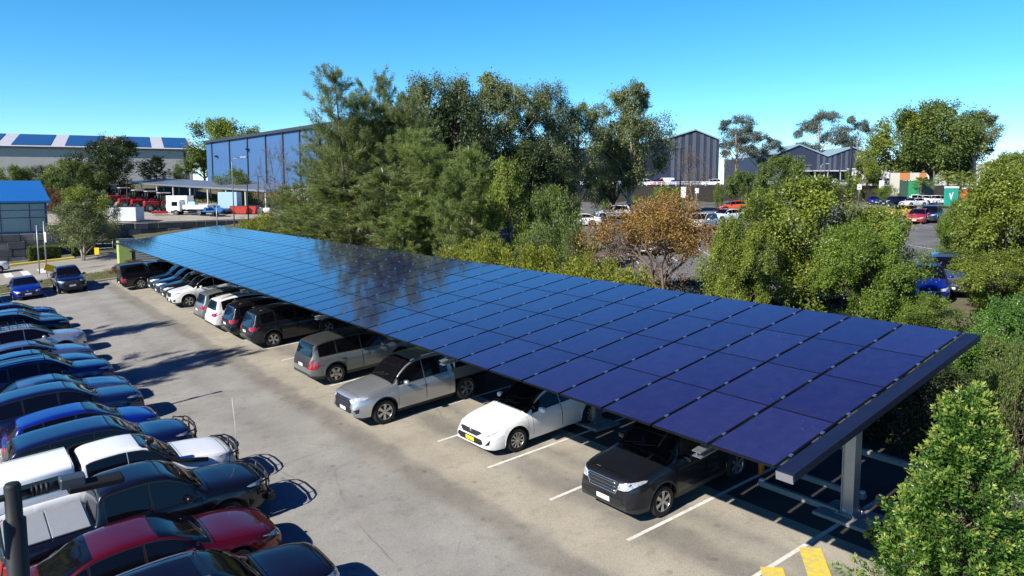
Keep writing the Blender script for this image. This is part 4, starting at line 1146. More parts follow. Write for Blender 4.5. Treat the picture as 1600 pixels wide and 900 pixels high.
def gen_bare(seed, H, R, bark, levels=5, leaves=None, spread=.55, r0=.12):
    rng = random.Random(seed); tb = MB(); tips = []
    def grow(p, d, L, r, lv):
        n = 3; pts = [p]; q = p.copy(); dd = d.copy()
        for k in range(n):
            dd = (dd + Vector((rng.gauss(0, .13), rng.gauss(0, .13), rng.gauss(.05, .1)))).normalized(); q = q + dd * (L / n); pts.append(q.copy())
        tb.tube(pts, [r * (1 - .4 * k / n) + .003 for k in range(n + 1)], 5 if lv > 2 else 4, cap=False)
        if lv == 0: tips.append((q, dd)); return
        for k in range(3 if lv > 1 else 4):
            a = dd.orthogonal().normalized(); a.rotate(Matrix.Rotation(rng.uniform(0, 2 * PI), 3, dd)); 
            nd = (dd * (1 - spread * .5) + a * spread * rng.uniform(.6, 1.3)).normalized()
            grow(pts[-1] if k < 2 else pts[2], nd, L * rng.uniform(.62, .82), r * .58, lv - 1)
    for k in range(2 if seed % 2 else 3):
        a = 2 * PI * k / 3 + rng.random(); grow(Vector((.1 * math.cos(a), .1 * math.sin(a), 0)), Vector((.35 * math.cos(a), .35 * math.sin(a), 1)).normalized(), H * .3, r0, levels)
    mx = max(v[2] for v in tb.v); mr = max(math.hypot(v[0], v[1]) for v in tb.v)
    tb.v = [(v[0] * R / mr, v[1] * R / mr, v[2] * H / mx) for v in tb.v]
    tme = tb.mesh('trunk', [bark]); cme = None
    if leaves:
        m, per, lf = leaves; g = np.random.default_rng(seed)
        T = np.array([(t[0].x * R / mr, t[0].y * R / mr, t[0].z * H / mx) for t in tips])
        P = (T[:, None] + g.normal(size=(len(T), per, 3)) * .22).reshape(-1, 3)
        cme = leaf_mesh('crown', P, g.normal(size=P.shape), lf[0], lf[1], g.uniform(0, 1, len(P)), m, g)
    return tme, cme, H, R

LM_CAS = leaf_mat('casuarina needles', (0.068, 0.092, 0.034), (0.255, 0.295, 0.115), .3, .6)
LM_CAS2 = leaf_mat('young casuarina needles', (0.085, 0.12, 0.036), (0.28, 0.335, 0.10), .3, .6)
LM_EUC = leaf_mat('gum leaves', (0.052, 0.075, 0.034), (0.21, 0.24, 0.092), .2, .45)
LM_EUCB = leaf_mat('bluish gum leaves', (0.051, 0.072, 0.065), (0.145, 0.167, 0.123), .2, .45)
LM_FIG = leaf_mat('fig leaves', (0.060, 0.092, 0.016), (0.25, 0.30, 0.045), .25, .4)
LM_FIG2 = leaf_mat('fresh fig leaves', (0.055, 0.10, 0.017), (0.215, 0.30, 0.045), .3, .4)
LM_GRN = leaf_mat('mid green leaves', (0.045, 0.08, 0.02), (0.17, 0.225, 0.05), .25, .5)
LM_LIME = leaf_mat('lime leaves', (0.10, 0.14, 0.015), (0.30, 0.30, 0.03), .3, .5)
LM_ORG = leaf_mat('autumn leaves', (0.20, 0.115, 0.04), (0.46, 0.29, 0.085), .3, .6)
LM_HERO = leaf_mat('lilly pilly leaves', (0.030, 0.082, 0.017), (0.14, 0.255, 0.045), .25, .35)
LM_TIP = leaf_mat('lilly pilly shoots', (0.17, 0.26, 0.05), (0.38, 0.44, 0.10), .35, .4)
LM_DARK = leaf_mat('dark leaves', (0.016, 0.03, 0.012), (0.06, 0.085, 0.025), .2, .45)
LM_SOFT = leaf_mat('soft green leaves', (0.07, 0.10, 0.03), (0.20, 0.24, 0.06), .3, .5)
LM_RUST = leaf_mat('rusty leaves', (0.072, 0.032, 0.020), (0.203, 0.087, 0.051), .2, .6)
LM_PALM = leaf_mat('palm fronds', (0.072, 0.116, 0.020), (0.261, 0.290, 0.058), .25, .45)

dome = lambda t: math.sqrt(max(0, 1 - (2 * t - .85) ** 2 / 1.4)) if t < .93 else .35
cone = lambda t: max(.06, (1 - t) ** .75)
spire = lambda t: max(.05, min(1, 3.2 * t + .25) * (1 - t) ** .8)
vase = lambda t: .35 + .65 * math.sin(PI * min(1, .15 + t * .85)) 
PR = {}
def proto(key):
    if key in PR: return PR[key]
    k, s = key[:-1], int(key[-1])
    g = {
     'cas': lambda: gen_cas(10 + s, 16, 4.2, 76000, (.36, .034), LM_CAS, 3, .20),
     'ycas': lambda: gen_cas(20 + s, 9, 2.0, 28000, (.32, .030), LM_CAS2, 1, .09),
     'euc': lambda: gen_tree(30 + s, 18, 5.2, 5.0, vase, 30, 1.8, 14, 28000, (.32, .14), tight=.21, droop=.7, shell=.5, mat_leaf=LM_EUC, bark=PALEBARK, trunk_r=.30),
     'gum': lambda: gen_tree(40 + s, 18, 7.0, 8.5, vase, 20, 1.9, 14, 15000, (.40, .17), droop=.5, shell=.42, stretch=.6, mat_leaf=LM_EUCB, bark=PALEBARK, trunk_r=.42),
     'fig': lambda: gen_tree(50 + s, 6.4, 4.0, .9, dome, 46, 1.0, 15, 66000, (.15, .085), droop=.05, shell=.36, tight=.19, mat_leaf=LM_FIG, bark=BARK, trunk_r=.16, multi=3),
     'dome': lambda: gen_tree(60 + s, 9, 4.6, 2.2, dome, 34, 1.35, 12, 26000, (.28, .15), tight=.20, droop=.1, shell=.4, mat_leaf=LM_GRN, bark=BARK, trunk_r=.22),
     'shrub': lambda: gen_tree(70 + s, 3.2, 1.9, .15, dome, 34, .55, 12, 15000, (.11, .05), up=.35, shell=.4, mat_leaf=LM_GRN, bark=TWIG, trunk_r=.06, multi=3),
     'street': lambda: gen_tree(80 + s, 9, 3.9, 3.2, dome, 44, 1.0, 13, 24000, (.24, .09), droop=.4, shell=.45, mat_leaf=LM_EUC, bark=PALEBARK, trunk_r=.14, multi=2),
     'bare': lambda: gen_bare(90 + s, 9, 4.5, TWIG, 5),
     'autumn': lambda: gen_bare(100 + s, 6, 4.3, TWIG, 5, (LM_ORG, 27, (.13, .06)), spread=.74, r0=.10),
     'scrub': lambda: gen_bare(110 + s, 4.5, 2.2, TWIG, 4, (LM_GRN, 14, (.13, .05)), spread=.45, r0=.05),
    }[k]
    PR[key] = g(); return PR[key]
TREES = 'trees and shrubs around the car parks'
def plant(key, name, label, cat, x, y, z, H, R, m=None, group=TREES, rz=None):
    tme, cme, H0, R0 = proto(key)
    o = empty(name, (x, y, z), (x * 7.3 + y * 3.1) % 6.28 if rz is None else rz, label, cat, group)
    for me, n in ((tme, 'trunk'), (cme, 'crown')):
        if me is None: continue
        c = obj(n, me, o); c.scale = (R / R0, R / R0, H / H0)
        if n == 'crown' and m: c.material_slots[0].link = 'OBJECT'; c.material_slots[0].material = m
    return o
def tree(key, u, v, D, w, label, name='tree', cat='tree', m=None, group=TREES, sink=0.1):
    """u, v: top of the crown in the photograph; D: distance in metres; w: crown width in pixels"""
    t = at(u, v, D); z = terrain(t.x, t.y) - sink
    return plant(key, name, label, cat, t.x, t.y, z, t.z - z, w * D / FOC / 2, m, group)

# the screen of she-oaks behind the carport
for a in [
 ('cas0', 540, 122, 64, 150, 'tallest feathery she-oak, leftmost of the tall trees behind the carport', LM_CAS),
 ('cas1', 624, 128, 66, 130, 'tall slim she-oak second from the left with a pointed top', LM_CAS),
 ('cas2', 588, 178, 70, 140, 'she-oak filling the gap between the two tallest pointed she-oaks', LM_CAS),
 ('cas2', 512, 208, 72, 115, 'shorter she-oak leaning out towards the blue warehouse', LM_CAS),
 ('cas1', 462, 292, 70, 100, 'low olive she-oak at the left end of the screen', LM_CAS),
 ('cas0', 668, 210, 60, 150, 'she-oak with a yellow green flush in the middle of the screen', LM_CAS2),
 ('ycas0', 604, 262, 56, 135, 'bushy young she-oak standing low under the two pointed she-oaks', LM_CAS),
 ('ycas1', 545, 280, 60, 150, 'bushy olive young she-oak under the tallest she-oak', LM_CAS),
 ('ycas0', 655, 300, 51, 100, 'young she-oak with a golden green top close behind the carport', LM_CAS2),
 ('ycas1', 703, 270, 49, 82, 'cone shaped bright young she-oak, sharpest of the small ones', LM_CAS2),
 ('ycas0', 736, 228, 54, 90, 'tall thin pale she-oak in front of the gums', LM_CAS2),
 ('ycas1', 628, 318, 50, 86, 'small cone she-oak left of the sharpest cone one', LM_CAS2),
 ('ycas0', 765, 362, 45, 62, 'smallest round she-oak just over the carport edge', LM_CAS2),
 ('ycas1', 512, 298, 63, 115, 'grey green young she-oak over the left part of the carport roof', LM_CAS),
 ('ycas0', 478, 318, 66, 100, 'yellowish young she-oak near the far corner of the carport', LM_CAS2),
 ('euc0', 668, 132, 84, 120, 'gum tree with a rusty top right behind the slim pointed she-oak', LM_EUC),
 ('euc1', 745, 124, 86, 135, 'tallest rounded gum in the middle of the tree screen', LM_EUC),
 ('euc2', 800, 138, 84, 105, 'gum tree with a pale trunk right of the tallest rounded gum', LM_EUC),
 ('euc0', 856, 143, 88, 95, 'gum tree with an open top letting the sky through', LM_EUC),
 ('euc1', 905, 168, 92, 90, 'lower dark gum left of the big domed gum', LM_EUC),
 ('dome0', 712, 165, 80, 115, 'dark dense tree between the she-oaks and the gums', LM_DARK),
 ('euc2', 986, 138, 98, 120, 'big domed gum standing apart at the right end of the screen', LM_EUC),
 ('dome1', 960, 200, 100, 80, 'dark leafy tree beside the big domed gum', LM_EUC),
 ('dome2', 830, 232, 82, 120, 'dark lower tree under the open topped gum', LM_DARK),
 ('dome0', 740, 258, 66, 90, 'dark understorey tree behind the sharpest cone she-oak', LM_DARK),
 ('dome1', 795, 264, 52, 80, 'round tree with a golden crown behind the middle of the carport', LM_FIG),
 ('dome2', 865, 304, 47, 85, 'green round tree right of the golden crowned tree', LM_GRN),
 ('shrub0', 905, 368, 42, 78, 'dark green dense shrub between the green tree and the orange tree', LM_GRN),
 ('scrub0', 838, 355, 39, 100, 'twiggy half bare shrub over the carport edge', LM_GRN),
 ('scrub1', 890, 345, 41, 90, 'grey twiggy shrub left of the orange tree', LM_GRN),
 ('autumn0', 1036, 300, 38, 262, 'orange brown autumn tree with a bare twiggy base', LM_ORG),
 ('fig0', 1268, 294, 35, 240, 'large broad olive fig behind the near half of the carport', LM_FIG),
 ('fig1', 1370, 358, 31, 162, 'bright fresh green fig at the right shoulder of the broad olive fig', LM_FIG2),
 ('fig2', 1160, 356, 33, 128, 'smaller olive fig left of the broad olive fig', LM_FIG),
 ('fig1', 1590, 266, 37, 205, 'large sunlit tree cut by the right edge of the picture', LM_FIG),
 ('fig2', 1512, 322, 40, 92, 'yellow green tree left of the large tree at the right edge', LM_FIG2),
 ('fig0', 1566, 400, 31, 148, 'low golden green tree under the large tree at the right edge', LM_FIG),
 ('dome0', 1224, 250, 122, 76, 'spreading green tree in front of the twin gabled warehouse', LM_GRN),
 ('dome1', 1160, 272, 118, 50, 'small green tree left of the spreading one by the terrace wall', LM_GRN),
 ('bare0', 1088, 224, 128, 90, 'dark bare tree in front of the striped gable', None),
 ('bare1', 1130, 222, 135, 75, 'purplish bare tree right of the striped gable', None),
 ('gum0', 1152, 184, 190, 85, 'thin flat topped gum rising behind the bare trees', LM_EUCB),
 ('gum1', 1190, 212, 200, 60, 'low wispy gum right of the flat topped gum', LM_EUCB),
 ('gum1', 1283, 175, 250, 78, 'lone spreading gum standing above the twin gabled roof', LM_EUCB),
 ('gum2', 1340, 186, 245, 62, 'grey gum right of the lone spreading gum', LM_EUCB),
 ('dome0', 1412, 186, 165, 105, 'dense olive tree at the left of the big far clump', LM_FIG),
 ('dome2', 1462, 170, 160, 130, 'tallest dense tree of the big far clump', LM_GRN),
 ('gum0', 1528, 178, 158, 90, 'airy gum at the right of the big far clump', LM_EUC),
 ('dome1', 1505, 205, 165, 75, 'dark tree between the tallest far tree and the airy gum', LM_GRN),
 ('dome1', 1355, 253, 150, 50, 'small round tree by the tall dark pole', LM_FIG),
 ('dome0', 1592, 245, 95, 90, 'brownish green tree at the far right edge', LM_FIG),
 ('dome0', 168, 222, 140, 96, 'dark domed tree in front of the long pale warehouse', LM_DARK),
 ('dome1', 112, 256, 126, 80, 'feathery pale green tree left of the dark domed tree', LM_SOFT),
 ('dome2', 62, 264, 130, 70, 'grey green tree behind the blue roofed shed', LM_EUCB),
 ('dome0', 18, 264, 122, 55, 'bright green tree at the left edge behind the blue roofed shed', LM_GRN),
 ('dome1', 84, 275, 112, 52, 'rounded green tree right of the blue roofed shed', LM_GRN),
 ('ycas0', 243, 244, 150, 36, 'narrow dark tree beside the long open shed', LM_DARK),
 ('shrub1', 278, 262, 150, 28, 'small green tree behind the long open shed', LM_GRN),
 ('dome2', 345, 194, 196, 105, 'large tree rising between the two big warehouses', LM_FIG),
 ('dome1', 318, 238, 192, 62, 'lower tree filling the gap between the two big warehouses', LM_GRN),
 ('shrub2', 366, 268, 132, 60, 'green bush at the right end of the long open shed', LM_GRN),
 ('bare1', 440, 212, 100, 95, 'brown leafless tree in front of the blue warehouse', None),
 ('shrub0', 76, 298, 105, 55, 'rust brown bush beside the blue roofed shed', LM_RUST),
 ('street0', 126, 322, 74, 96, 'small grey leaved street tree on a forked pale trunk', LM_EUC),
 ('street1', 132, 298, 84, 88, 'yellow green tree right behind the forked street tree', LM_FIG),
 ('shrub1', 415, 338, 74, 80, 'low lime bush by the far corner of the carport', LM_LIME),
 ('shrub2', 385, 348, 72, 50, 'small lime bush left of the low lime bush', LM_LIME),
]:
    key = a[0]
    nm = {'bare': 'bare_tree', 'autumn': 'autumn_tree', 'shrub': 'shrub', 'scrub': 'shrub', 'cas': 'she_oak_tree', 'ycas': 'she_oak_tree', 'euc': 'gum_tree', 'gum': 'gum_tree', 'fig': 'fig_tree'}.get(key[:-1], 'leafy_tree')
    tree(key, a[1], a[2], a[3], a[4], a[5], nm, 'shrub' if nm == 'shrub' else 'tree', a[6])
for a in [('shrub0', 1042, 294, 118, 55, 'bright green bush right above the orange tree'), ('shrub1', 1122, 290, 120, 16, 'tiny clipped tree left of the orange red hatchback'),
          ('shrub2', 947, 305, 112, 16, 'tiny round tree beside the yellow warning sign'), ('shrub0', 992, 308, 114, 22, 'small round bush left of the bright green bush'),
          ('shrub1', 1190, 305, 112, 42, 'lime bush right of the orange red hatchback'), ('shrub2', 1385, 292, 135, 40, 'lime bush in front of the coloured hoarding'), ('shrub1', 1468, 322, 112, 46, 'bright low tree right of the yellow car'), ('shrub0', 1450, 466, 29, 92, 'leafy shrub in front of the blue car behind the carport')]:
    tree(a[0], a[1], a[2], a[3], a[4], a[5], 'shrub', 'shrub', LM_FIG2)
# hedge of separate shrubs right behind the carport
rg = random.Random(4)
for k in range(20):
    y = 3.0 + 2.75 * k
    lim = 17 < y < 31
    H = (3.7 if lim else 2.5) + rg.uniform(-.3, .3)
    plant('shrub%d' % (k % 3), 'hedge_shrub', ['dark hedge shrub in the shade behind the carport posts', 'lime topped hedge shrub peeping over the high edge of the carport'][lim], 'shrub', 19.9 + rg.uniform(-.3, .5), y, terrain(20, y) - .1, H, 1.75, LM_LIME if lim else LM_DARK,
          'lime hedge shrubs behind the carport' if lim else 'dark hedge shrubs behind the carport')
# out of the picture on the left: the trees whose shadows lie across the aisle
for (x, y, H, R, lb) in ((-4.6, 33.2, 11.4, 2.5, 'slim tree left of the parked row casting the long shadow on the aisle'), (-4.6, 43.2, 10.6, 2.0, 'second slim tree left of the parked row, farther along')):
    plant('ycas1', 'she_oak_tree', lb, 'tree', x, y, -1.1, H, R, LM_CAS)

# clipped lilly pilly at the near end of the bays
def hero():
    rng = np.random.default_rng(5)
    p = at(1514, 632, 11.9); z = terrain(p.x, p.y) - .05; H = p.z - z; R = 1.36
    o = empty('lilly_pilly_shrub', (p.x, p.y, z), 0, 'big glossy green pyramid shrub in the lower right corner', 'shrub')
    n = 640
    t = rng.uniform(0, 1, n) ** 1.25; ang = rng.uniform(0, 2 * PI, n)
    lump = 1 + .16 * np.sin(3 * ang + 9 * t) + .10 * np.sin(7 * ang - 13 * t)
    rad = R * np.where(t < .18, .72 + 1.55 * t, 1.0 * ((1 - t) / .82) ** .95) * lump * rng.uniform(.55, 1.0, n)
    S = np.stack([rad * np.cos(ang), rad * np.sin(ang), t * H], 1)
    out = np.stack([np.cos(ang), np.sin(ang), .75 + .5 * t], 1); out = nrm(out + rng.normal(size=out.shape) * .3)
    per = 92
    s = rng.uniform(-.28, .40, (n, per)); ph = rng.uniform(0, 2 * PI, (n, per))
    a = nrm(np.cross(out, rng.normal(size=out.shape))); b = np.cross(out, a)
    side = a[:, None] * np.cos(ph)[..., None] + b[:, None] * np.sin(ph)[..., None]
    spread = (.02 + .13 * np.clip(.40 - s, 0, 1))[..., None]
    P = S[:, None] + out[:, None] * s[..., None] + side * spread * rng.uniform(.3, 1.2, (n, per, 1))
    AX = out[:, None] * .75 + side * .75 + rng.normal(size=P.shape) * .3
    tint = np.clip(rng.uniform(0, .65, n)[:, None] + rng.uniform(0, .45, (n, per)) - .1 + .35 * np.clip(s, 0, 1), 0, 1)
    tip = s > .31
    ok = P[..., 2] > 0.02
    obj('crown', leaf_mesh('crown', P[ok & ~tip], AX[ok & ~tip], .085, .037, tint[ok & ~tip], LM_HERO, rng), o)
    obj('new_shoots', leaf_mesh('new_shoots', P[ok & tip], AX[ok & tip], .075, .028, tint[ok & tip], LM_TIP, rng), o)
    tb = MB(); tb.tube([(0, 0, 0), (.03, 0, H * .5), (0, .02, H * .93)], [.06, .04, .01], 7)
    for i in range(0, n, 3): 
        c = Vector(S[i]); tb.tube([(0, 0, max(.05, c.z - .5 * math.hypot(c.x, c.y))), tuple(c * .6 + Vector((0, 0, c.z * .38))), tuple(c)], [.018, .012, .005], 4, cap=False)
    tb.build('trunk', TWIG, o)
hero()
for a in [('fig0', 1592, 486, 20.5, 190, 'rounded green hedge bush right of the near end of the carport roof', LM_HERO), ('fig1', 1575, 545, 18.6, 150, 'darker hedge bush below the rounded hedge bush', LM_GRN), ('shrub0', 1600, 560, 16.2, 90, 'hedge bush cut by the right edge above the fence', LM_GRN), ('scrub1', 1592, 585, 17.2, 120, 'brown twiggy dead bush behind the pyramid shrub', LM_RUST)]:
    tree(a[0], a[1], a[2], a[3], a[4], a[5], 'hedge_bush', 'shrub', a[6], 'hedge bushes at the right edge')
# palms
def palm(u, v, D, R, label):
    t = at(u, v, D); z = terrain(t.x, t.y) - .1; H = max(2.0, t.z - z - R * .3); rng = np.random.default_rng(int(u))
    o = empty('palm_tree', (t.x, t.y, z), 0, label, 'tree', 'palms beside the visitor car park')
    tb = MB(); tb.tube([(0, 0, 0), (.1, 0, H * .5), (0, 0, H)], [.28, .22, .2], 8); tb.build('trunk', BARK, o)
    P = []; A = []; T = []
    for k in range(26):
        a = rng.uniform(0, 2 * PI); el = rng.uniform(-.2, 1.2); d = np.array([math.cos(a) * math.cos(el), math.sin(a) * math.cos(el), math.sin(el)])
        for s in np.linspace(.1, 1, 16):
            p = np.array([0, 0, H]) + d * R * s + np.array([0, 0, -.55 * R * s * s])
            side = np.array([-math.sin(a), math.cos(a), -.25])
            for sg in (-1, 1):
                P.append(p); A.append(side * sg + d * .5); T.append(rng.uniform())
    obj('crown', leaf_mesh('crown', np.array(P), np.array(A), R * .35, R * .05, np.array(T), LM_PALM, rng), o)
for a in [(1548, 258, 135, 2.6, 'tall palm beside the far white building'), (1482, 272, 128, 2.4, 'short palm left of the green sign board'), (1508, 272, 124, 2.3, 'bushy palm above the green sign board'), (1440, 280, 140, 1.8, 'small palm right of the coloured hoarding'), (1585, 272, 122, 2.6, 'palm near the right edge behind the sunlit tree')]:
    palm(*a)
# clipped box hedges by the road
for (u0, u1, v, y, lb) in ((44, 93, 388, 90.2, 'long clipped box hedge beside the yellow kerb'), (118, 156, 378, 91.0, 'darker clipped hedge behind the forked street tree')):
    a = at(u0, v, 77); b_ = at(u1, v, 77); rng = np.random.default_rng(u0)
    o = empty('box_hedge', ((a.x + b_.x) / 2, y, terrain((a.x + b_.x) / 2, y)), math.atan2(-.25, 1) * 0, lb, 'hedge')
    L = (b_.x - a.x) * 1.05; n = 9000; Hh = 1.5
    q = rng.uniform(-1, 1, (n, 3)); ax = rng.integers(0, 3, n); q[np.arange(n), ax] = np.sign(q[np.arange(n), ax]) * rng.uniform(.88, 1.03, n)
    P = q * np.array([L / 2, .55, Hh / 2]) + np.array([0, 0, Hh / 2]); P = P[P[:, 2] > .02]
    obj('foliage', leaf_mesh('foliage', P, rng.normal(size=P.shape), .12, .06, rng.uniform(0, 1, len(P)), LM_GRN, rng), o)
    mb = MB(); mb.box((0, 0, Hh / 2), (L * .9, .9, Hh * .86)); mb.build('stems', mat('dark hedge stems', (0.02, 0.028, 0.012), rough=.9), o)
# mulch mound on the verge, and ground cover
def scatter(name, xs, ys, n, size, m, zf, kind='stuff'):
    rng = np.random.default_rng(len(name) + n)
    P = np.stack([rng.uniform(xs[0], xs[1], n), rng.uniform(ys[0], ys[1], n), np.zeros(n)], 1)
    P[:, 2] = [zf(p[0], p[1]) for p in P]
    A = rng.normal(size=P.shape) * .5 + np.array([0, 0, 1.0])
    o = obj(name, leaf_mesh(name, P, A, size[0], size[1], rng.uniform(0, 1, n), m, rng)); o['kind'] = kind; return o
scatter('verge_grass', (-2.9, 18), (66.8, 72.3), 9000, (.14, .02), leaf_mat('grass blades', (0.06, 0.08, 0.02), (0.20, 0.18, 0.07), .2, .7), lambda x, y: terrain(x, y) + .1)
scatter('undergrowth', (19, 34), (-4, 62), 16000, (.35, .12), LM_DARK, lambda x, y: terrain(x, y) - .06)
scatter('bank_grass', (26, 58), (105, 150), 14000, (.7, .16), leaf_mat('dry bank grass', (0.10, 0.095, 0.03), (0.24, 0.20, 0.09), .2, .7), lambda x, y: terrain(x, y) - .08 if x * FH.x + y * FH.y > 131 else -5)
for (u, v, D, H, R, lb) in ((190, 425, 68, .85, 1.2, 'dry brown plant on the verge beside the green kiosk'), (172, 428, 67, .6, .9, 'low dry brown plant left of the taller dry plant')):
    p = at(u, v, D); plant('shrub1', 'dry_plant', lb, 'shrub', p.x, 70.2, terrain(p.x, 70.2) + .08, H, R, LM_RUST)

# ------------------------------------------------------------------ buildings
def corr(name, col, scale=3.0, rough=.5, metal=.2, axis='X'):
    """ribbed sheet metal: fine vertical ribs as bump"""
    if name in MATS: return MATS[name]
    m = mat(name, col, rough=rough, metal=metal, noise=(.4, .35, tuple(c * .75 for c in col)))
    nt = m.node_tree; b = nt.nodes['Principled BSDF']
    tc = nt.nodes.new('ShaderNodeTexCoord'); w = nt.nodes.new('ShaderNodeTexWave'); w.inputs['Scale'].default_value = scale; w.bands_direction = axis
    bp = nt.nodes.new('ShaderNodeBump'); bp.inputs['Strength'].default_value = .5; bp.inputs['Distance'].default_value = .05
    nt.links.new(tc.outputs['Object'], w.inputs['Vector']); nt.links.new(w.outputs['Fac'], bp.inputs['Height']); nt.links.new(bp.outputs['Normal'], b.inputs['Normal'])
    return m
RVEC = Vector((0.797, -0.604, 0)); FVEC = Vector((0.604, 0.797, 0))
def frame(o, p, q):
    """local frame: origin p, x towards q, y away to the left of that line"""
    d = (q - p); d.z = 0
    return math.atan2(d.y, d.x), d.length
PALE = corr('pale wall sheeting', (0.44, 0.42, 0.39)); NAVYW = corr('navy wall sheeting', (0.026, 0.036, 0.075)); NAVYL = corr('light wall strip', (0.085, 0.105, 0.135))
BLUEW = corr('blue wall sheeting', (0.062, 0.155, 0.34)); TEAL = corr('pale teal roof', (0.30, 0.44, 0.50), 2.0); WROOF = corr('white roof sheeting', (0.62, 0.63, 0.64), 2.0)
BROOF = corr('bright blue roof', (0.02, 0.17, 0.50), 2.0, .35, .2); DKTRIM = mat('dark trim', (0.03, 0.035, 0.045), rough=.5); ARRAY = mat('roof solar array', (0.02, 0.055, 0.16), rough=.12, spec=.7)
PRECAST = mat('precast concrete', (0.62, 0.61, 0.60), rough=.8, noise=(.8, .5, (.45, .44, .43)))
def building(name, p, q, label, cat='building', group=None):
    p = Vector(p); q = Vector(q); d = q - p
    rz = math.atan2(d.y, d.x)
    o = empty(name, (p.x, p.y, 0), rz, label, cat, group)
    return o, math.hypot(d.x, d.y)
def quad_prism(mb, x0, x1, ya, za, yb, zb, th=.15, mi=0):
    mb.add([(x0, ya, za), (x1, ya, za), (x1, yb, zb), (x0, yb, zb), (x0, ya, za - th), (x1, ya, za - th), (x1, yb, zb - th), (x0, yb, zb - th)],
           [(0, 1, 2, 3), (7, 6, 5, 4), (0, 4, 5, 1), (1, 5, 6, 2), (2, 6, 7, 3), (3, 7, 4, 0)], mi)
# long pale warehouse at the left
pA = at(-70, 228, 205); pB = at(300, 234, 232)
o, L = building('warehouse', pA, pB, 'long pale warehouse with solar arrays on its roof at the far left')
e0 = 18.6; rz_ = 23.6; dp = 24.0
mb = MB(); mb.box((L / 2, dp, e0 / 2), (L, dp * 2, e0)); mb.build('wall', PALE, o)
mb = MB(); quad_prism(mb, -.6, L + .6, -.7, e0 + .05, dp, rz_); quad_prism(mb, -.6, L + .6, dp + .01, rz_, 2 * dp + .7, e0 + .05); mb.build('roof', WROOF, o)
mb = MB(); mb.box((L / 2, -.75, e0 - .15), (L + 1, .3, .4)); mb.build('gutter', DKTRIM, o)
for x in np.arange(6, L, 26): mb = MB(); mb.box((x, -.12, e0 / 2), (.5, .22, e0)); mb.build('downpipe', DKTRIM, o)
k = 0; x = -.5
while x < L - 3:
    w = min(9.6, L - x - .5); mb = MB(); f = lambda y: e0 + .05 + (y + .7) / (dp + .7) * (rz_ - e0 - .05) + .14
    mb.add([(x, 1.2, f(1.2)), (x + w, 1.2, f(1.2)), (x + w, dp - 1.5, f(dp - 1.5)), (x, dp - 1.5, f(dp - 1.5)), (x, 1.2, f(1.2) - .06), (x + w, 1.2, f(1.2) - .06), (x + w, dp - 1.5, f(dp - 1.5) - .06), (x, dp - 1.5, f(dp - 1.5) - .06)], [(0, 1, 2, 3), (0, 4, 5, 1), (1, 5, 6, 2), (2, 6, 7, 3), (3, 7, 4, 0)])
    mb.build('roof_array', ARRAY, o); x += 13.2
# blue warehouse
pA = at(322, 222, 182); pB = at(520, 194, 128)
o, L = building('warehouse', pA, pB, 'blue walled warehouse with black pilasters and a white base')
zt = 17.9; wd = 34
mb = MB(); mb.box((L / 2, wd / 2, (zt + 7.6) / 2), (L, wd, zt - 7.6)); mb.build('wall', BLUEW, o)
mb = MB(); mb.box((L / 2, wd / 2, 4.2), (L - .1, wd - .1, 6.8)); mb.build('base_wall', PRECAST, o)
mb = MB(); quad_prism(mb, -.5, L + .5, -.5, zt + .35, wd / 2, zt + 1.6); quad_prism(mb, -.5, L + .5, wd / 2 + .01, zt + 1.6, wd + .5, zt + .35); mb.build('roof', WROOF, o)
mb = MB(); mb.box((L / 2, -.3, zt + .1), (L + 1.2, .5, .6)); mb.build('fascia', DKTRIM, o)
for x in (4.5, 17, 28.5, 39, 48, 56):
    if x < L: mb = MB(); mb.box((x, -.12, (zt + 7.6) / 2), (.32, .22, zt - 7.6)); mb.build('pilaster', DKTRIM, o)
for x, z in ((8.5, 14.3), (29.2, 15.2)): mb = MB(); mb.box((x, -.45, z), (.7, .6, .35), ry=.3); mb.build('floodlight', DKTRIM, o)
# blue roofed shed on block wall
pA = Vector((-20.0, 95.2, 0)); pB = Vector((8.6, 95.2, 0))
o, L = building('shed', pA, pB, 'low shed with a bright blue roof and pale translucent walls on the block wall')
TRANS = mat('translucent sheeting', (0.36, 0.45, 0.43), rough=.35, noise=(.6, .5, (.28, .36, .35)))
b0, b1 = 2.35, 5.75
mb = MB(); mb.box((L / 2, 4.5, (b0 + b1) / 2), (L, 9, b1 - b0)); mb.build('wall', TRANS, o)
mb = MB(); quad_prism(mb, -.3, L + .35, -.35, b1 + .1, 9.4, b1 + 2.3, .2); mb.build('roof', BROOF, o)
mb = MB()
for z in (b0 + .1, b1 - .1): mb.box((L / 2, -.06, z), (L, .12, .22))
mb.box((L - .1, -.06, (b0 + b1) / 2), (.2, .13, b1 - b0)); 
for x in np.arange(1.0, L, 2.6): mb.box((x, -.035, (b0 + b1) / 2), (.06, .07, b1 - b0 - .3))
mb.box((L / 2, -.04, (b0 + b1) / 2), (L, .05, .06)); mb.box((L / 2, -.04, b1 - .9), (L, .05, .05)); mb.build('frame', mat('blue steel frame', (0.02, 0.05, 0.16), rough=.5), o)
